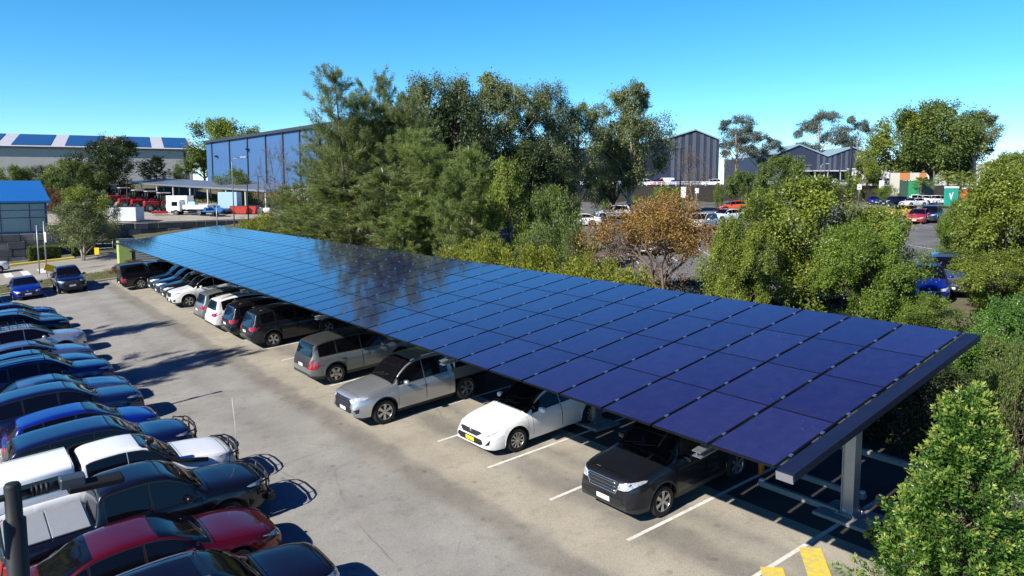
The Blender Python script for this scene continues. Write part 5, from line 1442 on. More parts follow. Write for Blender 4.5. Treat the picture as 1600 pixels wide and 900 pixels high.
# block retaining walls: interlocking concrete blocks, every block a real chamfered block
def block_wall(name, p, L, rows, label, zb, bw=1.6, bh=.8, rz=0.0, seed=1, top_shift=0):
    o = empty(name, (p[0], p[1], zb), rz, label, 'wall'); rn = random.Random(seed); mb = MB(); cap = MB()
    for r in range(rows):
        x = -(r % 2) * bw / 2
        while x < L:
            w = bw * rn.choice((1, 1, 1, .75)); mb.box((x + w / 2, rn.uniform(-.03, .03) + .4, bh * (r + .5)), (w - .03, .8, bh - .025), rn.choice((0, 0, 0, 1)), bev=.03); x += w
    mb.build('block_course', [mat('weathered block', (0.17, 0.165, 0.155), rough=.9, noise=(.7, .8, (.09, .088, .085)), bump=(8, .5)), mat('pale block', (0.30, 0.28, 0.25), rough=.9, noise=(.9, .7, (.18, .17, .15)))], o); return o
block_wall('retaining_wall', (-24, 94.9), 33, 4, 'wall of big concrete blocks under the blue roofed shed', -.85)
block_wall('retaining_wall', (9.0, 104.0 + .54), 56, 4, 'dark block retaining wall holding up the machinery yard', -.55, rz=.06, seed=3)
# multi gabled dark warehouse behind the gums
def zig(name, u0, D, prof, zb, label, strips, wallm, depth=46, back=None, stripm=NAVYL, roofm=TEAL):
    """prof: list of (u, v) along the roof line of the facade"""
    P = [at(u, v, D) for u, v in prof]; p0 = P[0]
    o = empty(name, (p0.x, p0.y, 0), math.atan2(RVEC.y, RVEC.x), label, 'building')
    xs = [(p - p0).dot(RVEC) for p in P]; zs = [p.z for p in P]
    mb = MB(); n = len(xs)
    vs = [(x, 0, zb) for x in xs] + [(x, 0, z) for x, z in zip(xs, zs)] + [(x, depth, zb) for x in xs] + [(x, depth, z) for x, z in zip(xs, zs)]
    fs = [(i, i + 1, n + i + 1, n + i) for i in range(n - 1)] + [(2 * n + i + 1, 2 * n + i, 3 * n + i, 3 * n + i + 1) for i in range(n - 1)] + [(0, n, 3 * n, 2 * n), (n - 1, 3 * n - 1, 4 * n - 1, 2 * n - 1)]
    mb.add(vs, fs); mb.build('wall', wallm, o)
    mb = MB()
    for i in range(n - 1):
        vs = [(xs[i], -.5, zs[i] + .05), (xs[i + 1], -.5, zs[i + 1] + .05), (xs[i + 1], depth + .5, zs[i + 1] + .05), (xs[i], depth + .5, zs[i] + .05)]
        vs += [(a, b_, c + .35) for a, b_, c in vs]
        mb.add(vs, [(3, 2, 1, 0), (4, 5, 6, 7), (0, 1, 5, 4), (1, 2, 6, 5), (2, 3, 7, 6), (3, 0, 4, 7)])
    mb.build('roof', roofm, o)
    for u in strips:
        x = (at(u, 250, D) - p0).dot(RVEC); zt = np.interp(x, xs, zs) - .3
        mb = MB(); mb.box((x, -.06, (zb + zt) / 2), (.9, .1, zt - zb)); mb.build('light_strip', stripm, o)
    return o
zig('warehouse', 0, 196, [(800, 236), (1036, 228)], 6.9, 'dark blue grey warehouse behind the gum trees', [], NAVYW)
zig('warehouse', 0, 186, [(1024, 218), (1040, 218), (1086, 204), (1124, 219)], 6.9, 'gabled warehouse with pale vertical stripes beside the domed gum', [1052, 1062, 1073, 1085, 1097, 1107, 1117], NAVYW)
o = zig('warehouse', 0, 236, [(1196, 243), (1214, 241), (1248, 227), (1293, 245), (1331, 231), (1366, 243)], 7.2, 'twin gabled navy warehouse with a pale teal roof', [1279, 1288, 1297, 1305, 1314, 1323, 1338, 1346, 1354, 1362], NAVYW)
p0 = o.location; mb = MB()
x0 = (at(1246, 266, 232) - p0).dot(RVEC); x1 = (at(1368, 266, 232) - p0).dot(RVEC)
mb.box(((x0 + x1) / 2, -4, 11.6), (x1 - x0, 7.5, .35)); 
for x in np.linspace(x0 + .5, x1 - .5, 7): mb.box((x, -7.3, 9.3), (.25, .25, 4.4))
mb.build('awning', WROOF, o)
x2 = (at(1215, 250, 236) - p0).dot(RVEC); mb = MB(); mb.box((x2 + 2.5, -3, 13.4), (12, 6, .35)); mb.box((x2 + 2.5, -2.8, 10.4), (11.5, 5.4, 5.6)); mb.build('annex', corr('annex wall', (.12, .14, .18)), o)
WBLD = mat('white far wall', (0.72, 0.72, 0.72), rough=.7, noise=(.3, .3, (.6, .6, .6)))
for (u0, u1, v, D, lb) in ((1478, 1560, 257, 310, 'white building far away beyond the palms'), (1356, 1392, 264, 205, 'small white building right of the twin gabled warehouse'), (1432, 1470, 270, 260, 'low white building glimpsed under the big far trees')):
    a = at(u0, v, D); b_ = at(u1, v, D); o, L = building('white_building', a, b_, lb)
    mb = MB(); mb.box((L / 2, 6, (a.z + 6) / 2), (L, 12, a.z - 6)); mb.build('wall', WBLD, o)
    mb = MB(); mb.box((L / 2, 6, a.z + .2), (L + .6, 12.6, .4)); mb.build('roof', WROOF, o)
    for k in range(3): mb = MB(); mb.box((L * (k + .5) / 3, -.05, 8.4), (L / 5, .12, 1.4)); mb.build('window', GLASS, o)

# ------------------------------------------------------------------ terrace wall, fences
def on_line(d, s): return Vector((FH.x * d + FH.y * s, FH.y * d - FH.x * s, 0))
o = empty('retaining_wall', on_line(150.5, 0), math.atan2(-FH.x, FH.y), 'dark timber retaining wall below the upper terrace', 'wall')
TIMB = mat('dark timber', (0.045, 0.038, 0.032), rough=.9, noise=(2, .6, (.02, .018, .016)))
mb = MB()
for k in range(14): mb.box((70 if True else 0, .1 + .02 * (k % 2), 3.3 + .28 * k + .14), (176, .2, .26))
mb.build('sleepers', TIMB, o)
mb = MB(); mb.box((70, 5.1, 7.0), (176, 10, .12)); mb.build('wall_cap', SOIL, o)
o = empty('rail_fence', on_line(152.5, 4), math.atan2(-FH.x, FH.y), 'pale rail fence along the terrace under the gum trees', 'fence')
for z in (7.6, 8.0): mb = MB(); mb.box((17, 0, z), (42, .07, .12)); mb.build('rail', WHITE, o)
for k in range(15): mb = MB(); mb.box((-3.5 + 3 * k, .06, 7.55), (.1, .1, 1.1)); mb.build('post', WHITE, o)
o = empty('palisade_fence', (18.75, -3.0, terrain(18.7, 0)), 0, 'dark palisade fence behind the pyramid shrub', 'fence')
mb = MB()
for k in range(90): mb.box((0, .13 * k, .95), (.028, .05, 1.8), top=.6)
mb.build('pales', POLEB, o)
for z in (.35, 1.5): mb = MB(); mb.box((.04, 5.8, z), (.04, 11.8, .05)); mb.build('rail', POLEB, o)
o = empty('mesh_fence', (12.0, 92.6, terrain(12, 92)), 0, 'low post fence in front of the dark block wall', 'fence')
for k in range(11): mb = MB(); mb.tube([(2.4 * k, 0, 0), (2.4 * k, 0, 1.5)], .035, 6); mb.build('post', POLEG, o)
for z in (.5, 1.0, 1.45): mb = MB(); mb.tube([(0, 0, z), (24, 0, z)], .015, 5); mb.build('wire', POLEG, o)

# ------------------------------------------------------------------ poles, lamps, signs
o = empty('camera_pole', (at(24, 828, 5.15).x, at(24, 828, 5.15).y, terrain(.4, 6)), 0, 'black lamp pole with a jointed arm close in the lower left corner', 'lamp post', 'lamp posts of the car park')
ztop = at(20, 752, 5.15).z - o.location.z
mb = MB(); mb.lathe([(.068, 0), (.068, ztop - .26), (.052, ztop - .25), (.052, ztop - .02), (.042, ztop), (0, ztop)], axis='Z', n=20); mb.build('pole', POLEB, o)
az = ztop - .10
mb = MB(); mb.tube([(-.30, 0, az - .0), (.14, 0, az + .015)], .024, 10); mb.tube([(.14, 0, az + .015), (.27, 0, az + .02)], .034, 12)
for x in (.11, .14, .17, .20): mb.lathe([(.0, -.009), (.04, -.009), (.04, .009), (0, .009)], (x, 0, az + .016), 'X', 12)
mb.build('arm', POLEB, o)
mb = MB(); mb.box((.355, 0, az + .03), (.16, .12, .08), bev=.01); mb.build('lamp_body', mat('lamp body grey', (.05, .065, .09), rough=.5, metal=.3), o)
LHB = mat('lamp head black', (.012, .012, .014), rough=.8, spec=.15)
mb = MB(); mb.box((.50, 0, az - .02), (.36, .16, .05), bev=.012); hd = mb.build('lamp_head', LHB, o)
mb = MB(); mb.box((-.45, 0, az), (.34, .18, .05), bev=.012); mb.build('lamp_head', LHB, o)
c = copy_tree(o); c.location = (-.55, 27.9, terrain(-.5, 28)); c['label'] = 'black lamp pole beside the sunny row whose thin shadow lies on the aisle'
def street_lamp(u, vt, D, label, arm=1, curve=True, m=POLEG, group='street lamps'):
    t = at(u, vt, D); z = terrain(t.x, t.y) if D < 150 else 7.0
    o = empty('street_lamp', (t.x, t.y, z), math.atan2(RVEC.y, RVEC.x), label, 'street lamp', group); H = t.z - z
    mb = MB(); r = .09 if D < 120 else .12
    if curve: mb.tube([(0, 0, 0), (0, 0, H * .82), (0, 0, H * .93), (arm * .25, 0, H * .985), (arm * 1.2, 0, H)], [r, r * .8, r * .7, r * .55, r * .5], 8)
    else: mb.tube([(0, 0, 0), (0, 0, H)], [r, r * .6], 8); 
    mb.build('pole', m, o)
    mb = MB(); mb.box((arm * 1.6, 0, H + .02), (.85, .34, .16), bev=.04); mb.build('lamp_head', mat('lamp head pale', (.5, .52, .54), rough=.4), o)
    return o
street_lamp(362, 246, 101, 'grey street lamp with a curved arm in front of the blue warehouse')
street_lamp(965, 238, 116, 'grey street lamp with a long arm in front of the domed gum')
street_lamp(1283, 256, 185, 'thin grey lamp in front of the twin gabled warehouse')
def pole(u, vt, D, label, r=.1, m=POLEB, head=False, zb=None):
    t = at(u, vt, D); z = terrain(t.x, t.y) if zb is None else zb
    o = empty('pole', (t.x, t.y, z), math.atan2(RVEC.y, RVEC.x), label, 'pole', 'bare poles'); H = t.z - z
    mb = MB(); mb.tube([(0, 0, 0), (0, 0, H)], [r, r * .75], 8); mb.build('shaft', m, o)
    mb = MB(); mb.box((.28 if head else 0, 0, H + .04), (.7 if head else .2, .25 if head else .2, .1), bev=.02); mb.build('pole_cap', m, o)
    return o
pole(1331, 218, 140, 'tall thick dark pole in front of the twin gabled warehouse', .28)
pole(1313, 240, 142, 'slimmer dark pole just left of the tall thick dark pole', .14)
pole(1064, 232, 118, 'black pole in front of the striped gable', .15, head=True)
pole(386, 284, 104, 'black pole right of the curved street lamp by the yard', .1, head=True)
pole(403, 276, 118, 'thin black pole on the dry bank below the blue warehouse', .09, head=True)
pole(198, 290, 99, 'black pole standing on the block wall by the white skip', .11)
pole(338, 318, 92, 'short pale pole rising behind the far carport corner', .07, POLEG)
pole(1500, 240, 150, 'thin dark pole in front of the big far trees', .1)
def sign(u, vt, D, label, shape, col, w, h, zb=None, under=None):
    t = at(u, vt, D); z = terrain(t.x, t.y) if zb is None else zb
    o = empty('sign', (t.x, t.y, z), math.atan2(RVEC.y, RVEC.x), label, 'sign', 'small signs'); H = t.z - z
    mb = MB(); mb.tube([(0, .04, 0), (0, .04, H)], .045, 6); mb.build('post', POLEG, o)
    mb = MB()
    if shape == 'diamond': mb.prism([(0, H), (w / 2, H - h / 2), (0, H - h), (-w / 2, H - h / 2)], -.02, .0)
    else: mb.box((0, -.01, H - h / 2), (w, .03, h), bev=.008)
    pl = mb.build('sign_panel', col, o)
    if shape == 'diamond':
        mb = MB(); mb.prism([(-.07, H - h * .72), (.07, H - h * .72), (.05, H - h * .3), (-.05, H - h * .3)], -.03, -.021); mb.build('symbol', BLACK, pl)
    if under: mb = MB(); mb.box((0, -.01, H - h - under[1] / 2 - .05), (under[0], .03, under[1])); mb.build('under_panel', WHITE, o)
YSIGN = mat('sign yellow', (.8, .5, .01), rough=.4)
sign(938, 282, 112, 'yellow diamond warning sign with a white plate under it', 'diamond', YSIGN, 1.2, 1.2, under=(.7, .7))
sign(1068, 292, 116, 'white sign at the foot of the black pole', 'rect', WHITE, .8, 1.7)
sign(1089, 294, 120, 'small white sign right of the black pole', 'rect', WHITE, .6, .8)
sign(1343, 288, 128, 'small white sign on the dark wall under the tall dark pole', 'rect', WHITE, .8, .9)
sign(1378, 282, 135, 'white sign left of the coloured hoarding', 'rect', WHITE, .9, 1.6)
sign(151, 387, 79, 'small yellow sign under the yellow green tree by the road', 'rect', YSIGN, .5, .75)
for (u, v, uu, lb) in ((56, 352, 57, 'left of the two tall sign poles by the crossing'), (66, 346, 68, 'right of the two tall sign poles, with a narrow white plate')):
    D = 66; t = at(uu, v, D); z = terrain(t.x, t.y); o = empty('sign_pole', (t.x, t.y, z), math.atan2(RVEC.y, RVEC.x), lb, 'pole', 'sign poles by the crossing'); H = t.z - z
    mb = MB(); mb.tube([(0, 0, 0), (0, 0, H)], .055, 8); mb.build('shaft', POLEG, o)
    if u == 66:
        mb = MB(); mb.box((.1, -.06, H - 1.4), (.16, .03, .9)); mb.build('plate', WHITE, o)
mb = MB(); p = at(78, 421, 64); o = empty('sign_board', (p.x, p.y, terrain(p.x, p.y)), .3, 'yellow board tilted at the foot of the two sign poles', 'sign')
mb.box((0, 0, .75), (.9, .04, .55), ry=.35); mb.build('board', YSIGN, o); mb = MB(); mb.tube([(-.2, .04, 0), (-.2, .04, .8)], .03, 6); mb.tube([(.2, .04, 0), (.2, .04, .7)], .03, 6); mb.build('legs', POLEG, o)
p = at(136, 404, 80); o = empty('hydrant_post', (p.x, p.y, terrain(p.x, p.y)), 0, 'orange marker post by the road near the small yellow sign', 'marker post')
mb = MB(); mb.lathe([(.22, 0), (.22, .06), (.12, .1), (.1, 1.0), (.17, 1.05), (.17, 1.35), (.08, 1.45), (0, 1.45)], axis='Z', n=14); mb.build('post', ORANGE, o)
mb = MB(); mb.lathe([(.108, .55), (.108, .75)], axis='Z', n=14); mb.build('reflective_band', WHITE, o)
# green kiosk at the far end of the carport
o = empty('kiosk', (12.4, 73.6, terrain(12.4, 74)), -.1, 'lime green kiosk with a grey louvred side behind the far end of the carport', 'kiosk')
LIMEW = mat('lime painted wall', (.36, .45, .13), rough=.6, noise=(2, .3, (.28, .36, .10))); LOUV = mat('grey louvre', (.36, .38, .37), rough=.5)
mb = MB(); mb.box((0, 1.2, 1.16), (1.0, 3.0, 2.32)); mb.build('wall', LIMEW, o)
mb = MB(); mb.box((2.3, 1.2, 1.1), (3.4, 2.8, 2.2)); mb.build('body', mat('kiosk dark green', (.05, .07, .045), rough=.6), o)
mb = MB()
for k in range(8): mb.box((1.75, -.26, .45 + .2 * k), (1.9, .06, .14), ry=0)
mb.build('louvres', LOUV, o); mb = MB(); mb.box((1.75, 1.2, 2.38), (4.3, 2.9, .08)); mb.build('roof', DKTRIM, o)
o = empty('waste_bin', (17.4, 72.0, terrain(17.4, 72)), 0, 'black lidded bin beside the lime green kiosk', 'bin'); mb = MB(); mb.box((0, 0, .85), (1.6, 1.3, 1.4), top=.95, bev=.03); mb.build('body', BLACK, o); mb = MB(); mb.box((0, 0, 1.62), (1.7, 1.4, .1), bev=.02); mb.build('lid', BLACK, o)
# shop hoarding and banners across the visitor car park
p = at(1392, 270, 142); o = empty('hoarding', (p.x, p.y, terrain(p.x, p.y)), math.atan2(RVEC.y, RVEC.x), 'coloured hoarding in cream, orange and green across the visitor car park', 'hoarding')
H = p.z - o.location.z; HO = [mat('hoarding cream', (.62, .58, .48), rough=.6), mat('hoarding orange', (.55, .22, .08), rough=.6), mat('hoarding green', (.03, .30, .12), rough=.6), mat('hoarding dark', (.05, .09, .07), rough=.6)]
for (x0, x1, z0, z1, mi) in ((0, 1.7, 0, 1, 0), (1.72, 3.6, .76, 1, 1), (1.72, 3.4, 0, .74, 3), (3.42, 5.5, .0, .74, 2), (3.62, 5.4, .76, 1, 0), (5.42, 6.8, .76, 1, 1), (5.52, 8.4, 0, .74, 3)):
    mb = MB(); mb.box(((x0 + x1) / 2, 0, H * (z0 + z1) / 2), (x1 - x0, .25, H * (z1 - z0))); mb.build('panel', HO[mi], o)
for x in (0, 4, 8.4): mb = MB(); mb.box((x, .3, H / 2 + .1), (.15, .15, H + .3)); mb.build('post', POLEG, o)
def banner(u, vt, D, w, h, col, label, emblem=True):
    t = at(u, vt, D); z = terrain(t.x, t.y); o = empty('banner_sign', (t.x, t.y, z), math.atan2(RVEC.y, RVEC.x), label, 'sign'); H = t.z - z
    for s in (-1, 1): mb = MB(); mb.tube([(s * w * .45, .08, 0), (s * w * .45, .08, H)], .06, 6); mb.build('post', POLEG, o)
    mb = MB(); mb.box((0, 0, H - h / 2), (w, .1, h), bev=.02); pn = mb.build('panel', col, o)
    mb = MB(); mb.box((0, -.06, H - .15), (w * 1.05, .12, .3)); mb.build('header', WHITE, pn)
    if emblem:
        mb = MB(); mb.prism([(-.22, H - h * .55), (0, H - h * .72), (.3, H - h * .3), (.2, H - h * .3), (0, H - h * .5), (-.2, H - h * .35), (-.35, H - h * .35)], -.075, -.055); mb.build('emblem', WHITE, pn)
banner(1487, 291, 112, 2.1, 2.9, mat('sign green', (.02, .33, .24), rough=.5), 'green sign board with a white emblem by the visitor car park')
banner(1512, 292, 108, 1.6, 2.6, mat('sign red', (.72, .07, .03), rough=.5), 'red sign board right of the green sign board', False)

# ------------------------------------------------------------------ machinery yard
YZ = 2.72
def yard(u, v):
    d = F + RR * (u - 800) / FOC - UU * (v - CY) / FOC; t = 95.0
    while t < 150:
        p = CAM + t * d
        if p[2] <= YZ + 0.055 * max(0.0, p[1] - 105.2 - .06 * p[0]): break
        t += 0.1
    return Vector((p[0], p[1], YZ + 0.055 * max(0.0, p[1] - 105.2 - .06 * p[0])))
o = empty('open_shed', (0, 0, 0), 0, 'long open lean-to shed with slim posts in the machinery yard', 'shed')
a = at(196, 284, 142); b_ = at(418, 297, 119); d = (b_ - a); d.z = 0; L = d.length; o.location = (a.x, a.y, YZ); o.rotation_euler = (0, 0, math.atan2(d.y, d.x))
mb = MB(); h0, h1 = a.z - YZ, b_.z - YZ
mb.add([(-.4, -.4, h0), (L, -.4, h1), (L, 8, h1 + .7), (-.4, 8, h0 + .7), (-.4, -.4, h0 - .3), (L, -.4, h1 - .3), (L, 8, h1 + .4), (-.4, 8, h0 + .4)], [(0, 1, 2, 3), (7, 6, 5, 4), (0, 4, 5, 1), (1, 5, 6, 2), (2, 6, 7, 3), (3, 7, 4, 0)])
mb.build('roof', GALV, o)
for k in range(9):
    for y in (0, 7.5):
        x = .3 + (L - .8) * k / 8; h = h0 + (h1 - h0) * x / L + .08 * y - .35; mb = MB(); mb.box((x, y, h / 2), (.2, .2, h)); mb.build('post', mat('post pale', (.5, .5, .48), rough=.6), o)
TRED = paint('tractor red', (.42, .015, .02), .1, .35); TGRY = paint('tractor grey', (.09, .1, .12), .3, .5)
def make_tractor():
    o = empty('tractor', (0, 0, 0))
    mb = MB(); mb.box((1.15, 0, 1.12), (1.9, .72, .62), bev=.09, top=1); mb.box((2.05, 0, 1.02), (.14, .66, .5), bev=.04); mb.build('bonnet', PAINT0, o)
    mb = MB(); mb.box((.9, 0, .72), (2.4, .5, .3)); mb.box((-.4, 0, .85), (1.1, 1.0, .5)); mb.build('chassis', BLACK, o)
    mb = MB()
    for (x, y) in ((.18, .62), (.18, -.62), (-.95, .68), (-.95, -.68)): mb.tube([(x, y, 1.0), (x * .95 - .02, y * .94, 2.42)], .045, 6)
    mb.build('cab_frame', BLACK, o)
    mb = MB(); mb.box((-.39, 0, 1.75), (1.08, 1.22, 1.25), top=.96); mb.build('cab_glass', GLASS, o)
    mb = MB(); mb.box((-.39, 0, 2.48), (1.4, 1.45, .14), bev=.05); mb.build('cab_roof', mat('cab roof grey', (.4, .4, .4), rough=.5), o)
    for s in (-1, 1):
        mb = MB(); pp = [(-.6 + .86 * math.cos(t), .78 + .86 * math.sin(t)) for t in np.linspace(.35, 2.7, 10)]
        mb.add([(p[0], s * .62, p[1]) for p in pp] + [(p[0], s * 1.06, p[1]) for p in pp], [(i, i + 1, 11 + i, 10 + i) for i in range(9)], 0, True); mb.build('mudguard', PAINT0, o)
        for (x, R, w) in ((-.6, .78, .22), (1.55, .5, .15)):
            mb = MB(); mb.lathe([(R * .55, -w), (R * .95, -w), (R, -w * .7), (R, w * .7), (R * .95, w), (R * .55, w)], (0, 0, 0), 'Y', 22)
            for k in range(16):
                t = 2 * PI * k / 16; mb.box((R * math.cos(t), 0, R * math.sin(t)), (.07, w * 1.7, .08), ry=-t)
            wh = mb.build('wheel', TYRE, o); wh.location = (x, s * .84, R)
            mb = MB(); mb.lathe([(R * .56, w * .6 * s), (R * .5, w * .2 * s), (.08, w * .25 * s), (0, w * .25 * s)], (0, 0, 0), 'Y', 16); mb.build('rim', mat('rim pale', (.55, .54, .5), rough=.5), wh)
    mb = MB(); mb.tube([(.75, .28, 1.4), (.75, .28, 2.2)], .04, 6); mb.build('exhaust', BLACK, o)
    return o
TR = make_tractor()
def tractor(u, v, head, label, p=TRED, first=[True]):
    o = TR if first[0] else copy_tree(TR); first[0] = False
    q = yard(u, v); o.location = (q.x, q.y, q.z - .02); o.rotation_euler = (0, 0, head); tag(o, label, 'tractor', 'tractors lined up in the yard'); o.scale = (1.15,) * 3
    for c in o.children:
        if c.data and c.data.materials and c.data.materials[0] == PAINT0: c.material_slots[0].link = 'OBJECT'; c.material_slots[0].material = p
hd = math.atan2(-RVEC.y * .75 - FVEC.y * .66, -RVEC.x * .75 - FVEC.x * .66)
tractor(190, 321, hd, 'red tractor at the left end of the lined up tractors'); tractor(212, 326, hd, 'second red tractor from the left, half behind the first'); tractor(232, 328, hd, 'red tractor in the middle of the line'); tractor(252, 331, hd, 'front red tractor nearest the white truck, with an implement')
tractor(172, 314, hd + .3, 'dark grey tractor left of the red tractors', TGRY)
def simple_boxes(name, loc, rz, label, cat, parts, group=None):
    o = empty(name, loc, rz, label, cat, group)
    for (n, m, items) in parts:
        mb = MB()
        for it in items: mb.box(*it[:2], **(it[2] if len(it) > 2 else {}))
        mb.build(n, m, o)
    return o
RV = math.atan2(RVEC.y, RVEC.x); WTRK = paint('truck white', (.78, .78, .78), 0, .45)
q = yard(300, 336)
o = simple_boxes('tipper_truck', (q.x, q.y, q.z), RV + PI, 'white cab-over truck with a tray in the machinery yard', 'truck', [
    ('cab', WTRK, [((2.0, 0, 1.35), (1.5, 1.8, 1.65), dict(bev=.12))]), ('windscreen', GLASS, [((2.74, 0, 1.62), (.06, 1.55, .7))]), ('window', GLASS, [((2.1, .905, 1.65), (.8, .03, .6))]), ('window', GLASS, [((2.1, -.905, 1.65), (.8, .03, .6))]),
    ('bumper', WHITE, [((2.72, 0, .5), (.16, 1.85, .3), dict(bev=.04))]), ('chassis', BLACK, [((0, 0, .65), (5.2, .8, .25))]), ('tray', WTRK, [((-.9, 0, .95), (3.6, 1.95, .12)), ((-.9, .96, 1.25), (3.6, .05, .5)), ((-.9, -.96, 1.25), (3.6, .05, .5)), ((-2.68, 0, 1.25), (.05, 1.9, .5))]),
    ('hopper', mat('hopper teal', (.25, .5, .5), rough=.5), [((-.2, 0, 1.5), (1.4, 1.5, .9), dict(top=.6))])])
tm, rm = wheel_meshes(.4, 'steel')
for x in (1.95, -1.4):
    for s in (-1, 1): w = obj('wheel', tm, o); w.location = (x, s * .82, .4); w.rotation_euler = (0, 0, 0 if s > 0 else PI); obj('rim', rm, w)
def at_y(u, v): q = yard(u, v); return (q.x, q.y, q.z)
simple_boxes('shipping_box', at_y(282, 332), RV, 'white box body standing behind the white truck', 'container', [('body', WTRK, [((0, 0, 1.3), (3.2, 2.2, 2.5), dict(bev=.04))]), ('door', WHITE, [((-.7, -1.12, 1.25), (1.2, .05, 2.1))])])
simple_boxes('skip_bin', at_y(192, 346.5), RV, 'white skip bin at the edge of the block wall', 'skip bin', [('body', mat('skip white', (.62, .66, .72), rough=.5), [((0, 1.2, .95), (3.4, 2.2, 1.8), dict(bev=.03))]), ('lid', BLACK, [((-.1, 1.2, 1.9), (3.0, 1.9, .1))]), ('side_box', WHITE, [((-2.1, 1.0, .55), (.9, 1.4, 1.0))])])
PLB = mat('light blue container', (.38, .55, .68), rough=.5)
simple_boxes('container', at_y(360, 333), RV, 'pale blue container box behind the curved street lamp', 'container', [('body', PLB, [((0, 0, 1.75), (2.9, 2.0, 2.9), dict(bev=.04))]), ('base', DKTRIM, [((0, 0, .15), (2.7, 1.8, .3))])])
IMP = mat('implement blue', (.04, .2, .5), rough=.5)
for (u, v, lb) in ((333, 338, 'blue farm implement right of the white truck'), (345, 334, 'second blue farm implement, by the pale blue container')):
    o = empty('farm_implement', at_y(u, v), RV + .2, lb, 'farm machine', 'blue farm implements in the yard'); mb = MB(); mb.box((0, 0, .75), (2.6, 1.4, .18)); mb.box((0, .6, 1.0), (2.5, .1, .5)); mb.box((-1.0, 0, 1.05), (.3, 1.2, .5)); mb.build('frame', IMP, o)
    mb = MB(); mb.tube([(-1.3, 0, .75), (-2.0, 0, .6)], .06, 6); mb.build('drawbar', IMP, o)
    for s in (-1, 1): mb = MB(); mb.lathe([(.15, -.1), (.36, -.1), (.38, 0), (.36, .1), (.15, .1)], (.3, s * .75, .38), 'Y', 14); mb.build('wheel', TYRE, o)
SKR = mat('skip red', (.50, .05, .035), rough=.55)
for (u, v, lb) in ((376, 334, 'red skip bin right of the pale blue container'), (390, 334, 'rusty red skip bin at the right end of the yard')):
    simple_boxes('skip_bin', at_y(u, v), RV, lb, 'skip bin', [('body', SKR, [((0, 0, .6), (2.2, 1.6, 1.1), dict(top=1.2))]), ('rim', DKTRIM, [((0, 0, 1.17), (2.5, 1.9, .08))])])
simple_boxes('rubble_bag', at_y(404, 334), RV, 'white bulk bags stacked at the right end of the yard', 'bag', [('bag', mat('bag white', (.68, .66, .62), rough=.9), [((0, 0, .5), (1.2, 1.2, 1.0), dict(bev=.2)), ((1.4, .1, .45), (1.2, 1.2, .9), dict(bev=.2))])])
simple_boxes('mower', at_y(250, 336), RV + .4, 'red mower implement in front of the front red tractor', 'farm machine', [('deck', TRED, [((0, 0, .4), (2.2, 1.2, .35), dict(bev=.08))]), ('frame', BLACK, [((-.2, .2, .75), (.2, 1.0, .5))])])

# ------------------------------------------------------------------ cars across the visitor car park and on the terrace
def vis(u, v, D, label, kind, cc, head, cat='car', group='cars in the visitor car park', **op):
    t = at(u, v, D); return car(label, cat, kind, cc, loc=(t.x, t.y, 0), head=head, group=group, **op)
HL = math.atan2(-RVEC.y, -RVEC.x)      # facing left in the picture
vis(957, 340, 93, 'silver white SUV seen from behind left of the orange tree', 'suv', WHT, HL, wheel='five', roof_rails=True)
vis(980, 338, 98, 'white SUV half hidden behind the silver white one', 'suv', WHT, HL, wheel='five', roof_rails=True)
vis(1145, 320, 104, 'orange red hatchback alone left of the broad olive fig', 'hatch', ORG, HL, wheel='five')
vis(1134, 345, 84, 'white car behind the right side of the orange tree', 'sedan', WHT, HL + .5, wheel='ten')
vis(905, 352, 82, 'white car roof showing between the twiggy shrubs and the SUVs', 'sedan', WHT, HL, wheel='ten')
vis(872, 378, 68, 'white car behind the grey twiggy shrubs', 'hatch', WHT, HL + 1.2, wheel='five')
vis(1035, 398, 55, 'navy car glimpsed through the base of the orange tree', 'sedan', NAV, HL + .8, wheel='ten')
vis(1096, 362, 72, 'white car seen through the twigs right of the orange tree', 'suv', WHT, HL + .9, wheel='five', roof_rails=True)
vis(1397, 318, 124, 'navy SUV beside the small white sedan across the visitor car park', 'suv', NAV, HL + .35, wheel='five')
vis(1427, 317, 122, 'small white sedan beside the navy SUV', 'sedan', WHT, HL + .35, wheel='ten')
vis(1408, 349, 84, 'yellow sedan between the broad fig and the yellow green tree', 'sedan', YEL, HL + .45, wheel='ten')
vis(1434, 364, 75, 'bright red hatchback just below the yellow sedan', 'hatch', BRD, HL + .9, wheel='five')
vis(1452, 368, 76, 'dark car beside the bright red hatchback', 'suv', NAV, HL + .9, wheel='five')
vis(1407, 304, 136, 'white car left of the white utility in the far row', 'sedan', WHT, HL + .6, wheel='ten')
vis(1432, 302, 132, 'white utility in the far row', 'cab', WHT, PI + HL - .4, 'pickup truck', wheel='six')
vis(1450, 300, 132, 'white SUV right of the white utility in the far row', 'suv', WHT, PI + HL, wheel='five')
vis(1468, 300, 132, 'white SUV at the right end of the far row, by the green sign board', 'suv', WHT, PI + HL, wheel='five')
vis(1366, 302, 134, 'blue car at the left end of the far row', 'hatch', BLU, HL + 1.3, wheel='five')
vis(1447, 488, 36, 'blue car behind the near half of the carport', 'hatch', BLU, HL + 1.1, wheel='five')
vis(1478, 482, 37, 'pale van with a blue flank just over the high edge of the carport', 'suv', SBL, HL + 1.1, wheel='five')
vis(1550, 480, 38, 'silver car under the trees at the right edge', 'sedan', SIL, HL + .5, wheel='ten')
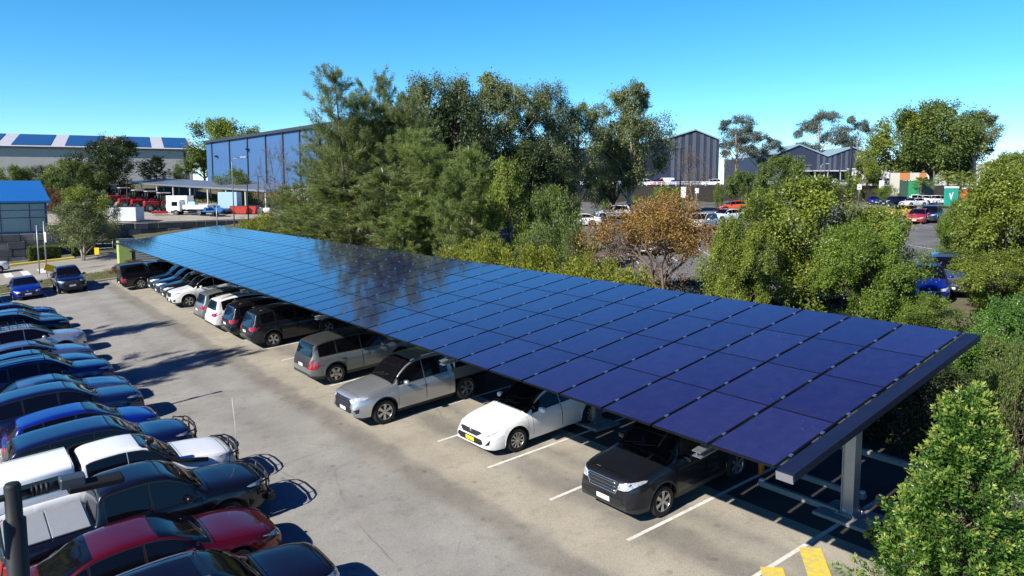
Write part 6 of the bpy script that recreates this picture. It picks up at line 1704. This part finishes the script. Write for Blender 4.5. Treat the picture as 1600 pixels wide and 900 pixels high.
def ter(u, D, label, kind, cc, head, cat='car', **op):
    t = at(u, 290, D); c = car(label, cat, kind, cc, loc=(t.x, t.y, 0), head=head, group='vehicles on the upper terrace', **op); c.location.z = 7.06; c.rotation_euler = (0, 0, head); return c
tl = [(872, 168, 'sedan', SIL, 'silver car at the left end of the terrace row'), (892, 170, 'van', WHT, 'white van at the left of the terrace row under the gums'), (912, 168, 'suv', WHT, 'white SUV in the terrace row between two white vans'), (928, 170, 'cab', WHT, 'white utility in the terrace row under the gums'),
      (950, 168, 'suv', SIL, 'silver SUV in the terrace row left of the big gum trunk'), (968, 169, 'van', WHT, 'white van left of the big gum trunk on the terrace'), (1012, 168, 'suv', WHT, 'white wagon just right of the big gum trunk on the terrace'), (1026, 168, 'hatch', BRD, 'red hatchback between the white wagon and the large white van'),
      (1036, 172, 'van', WHT, 'large clean white van on the terrace below the gable'), (1056, 168, 'hatch', BLU, 'blue hatchback right of the large white van on the terrace'), (1112, 170, 'suv', WHT, 'white SUV on the terrace behind the bare trees'), (1150, 172, 'sedan', WHT, 'white car on the terrace left of the spreading green tree'),
      (1188, 174, 'suv', WHT, 'white SUV under the left side of the spreading green tree'), (1206, 174, 'suv', WHT, 'white SUV under the right side of the spreading green tree'), (1240, 176, 'suv', NAV, 'navy SUV on the terrace under the awning'), (1256, 174, 'suv', DGR, 'dark grey SUV on the terrace right of the navy one'), (1276, 176, 'sedan', WHT, 'small white car on the terrace in front of the awning'), (1296, 176, 'suv', WHT, 'white SUV on the terrace left of the dark poles'), (1316, 178, 'sedan', SIL, 'silver car between the dark poles on the terrace'), (1392, 178, 'cab', WHT, 'white utility on the terrace behind the coloured hoarding')]
for i, (u, D, kind, cc, lb) in enumerate(tl):
    ter(u, D, lb, kind, cc, HL + (.25, 1.1, -.2, .6)[i % 4] + (PI if i % 3 == 0 else 0), {'van': 'van', 'cab': 'pickup truck'}.get(kind, 'car'), wheel={'van': 'steel', 'cab': 'six', 'sedan': 'ten'}.get(kind, 'five'))
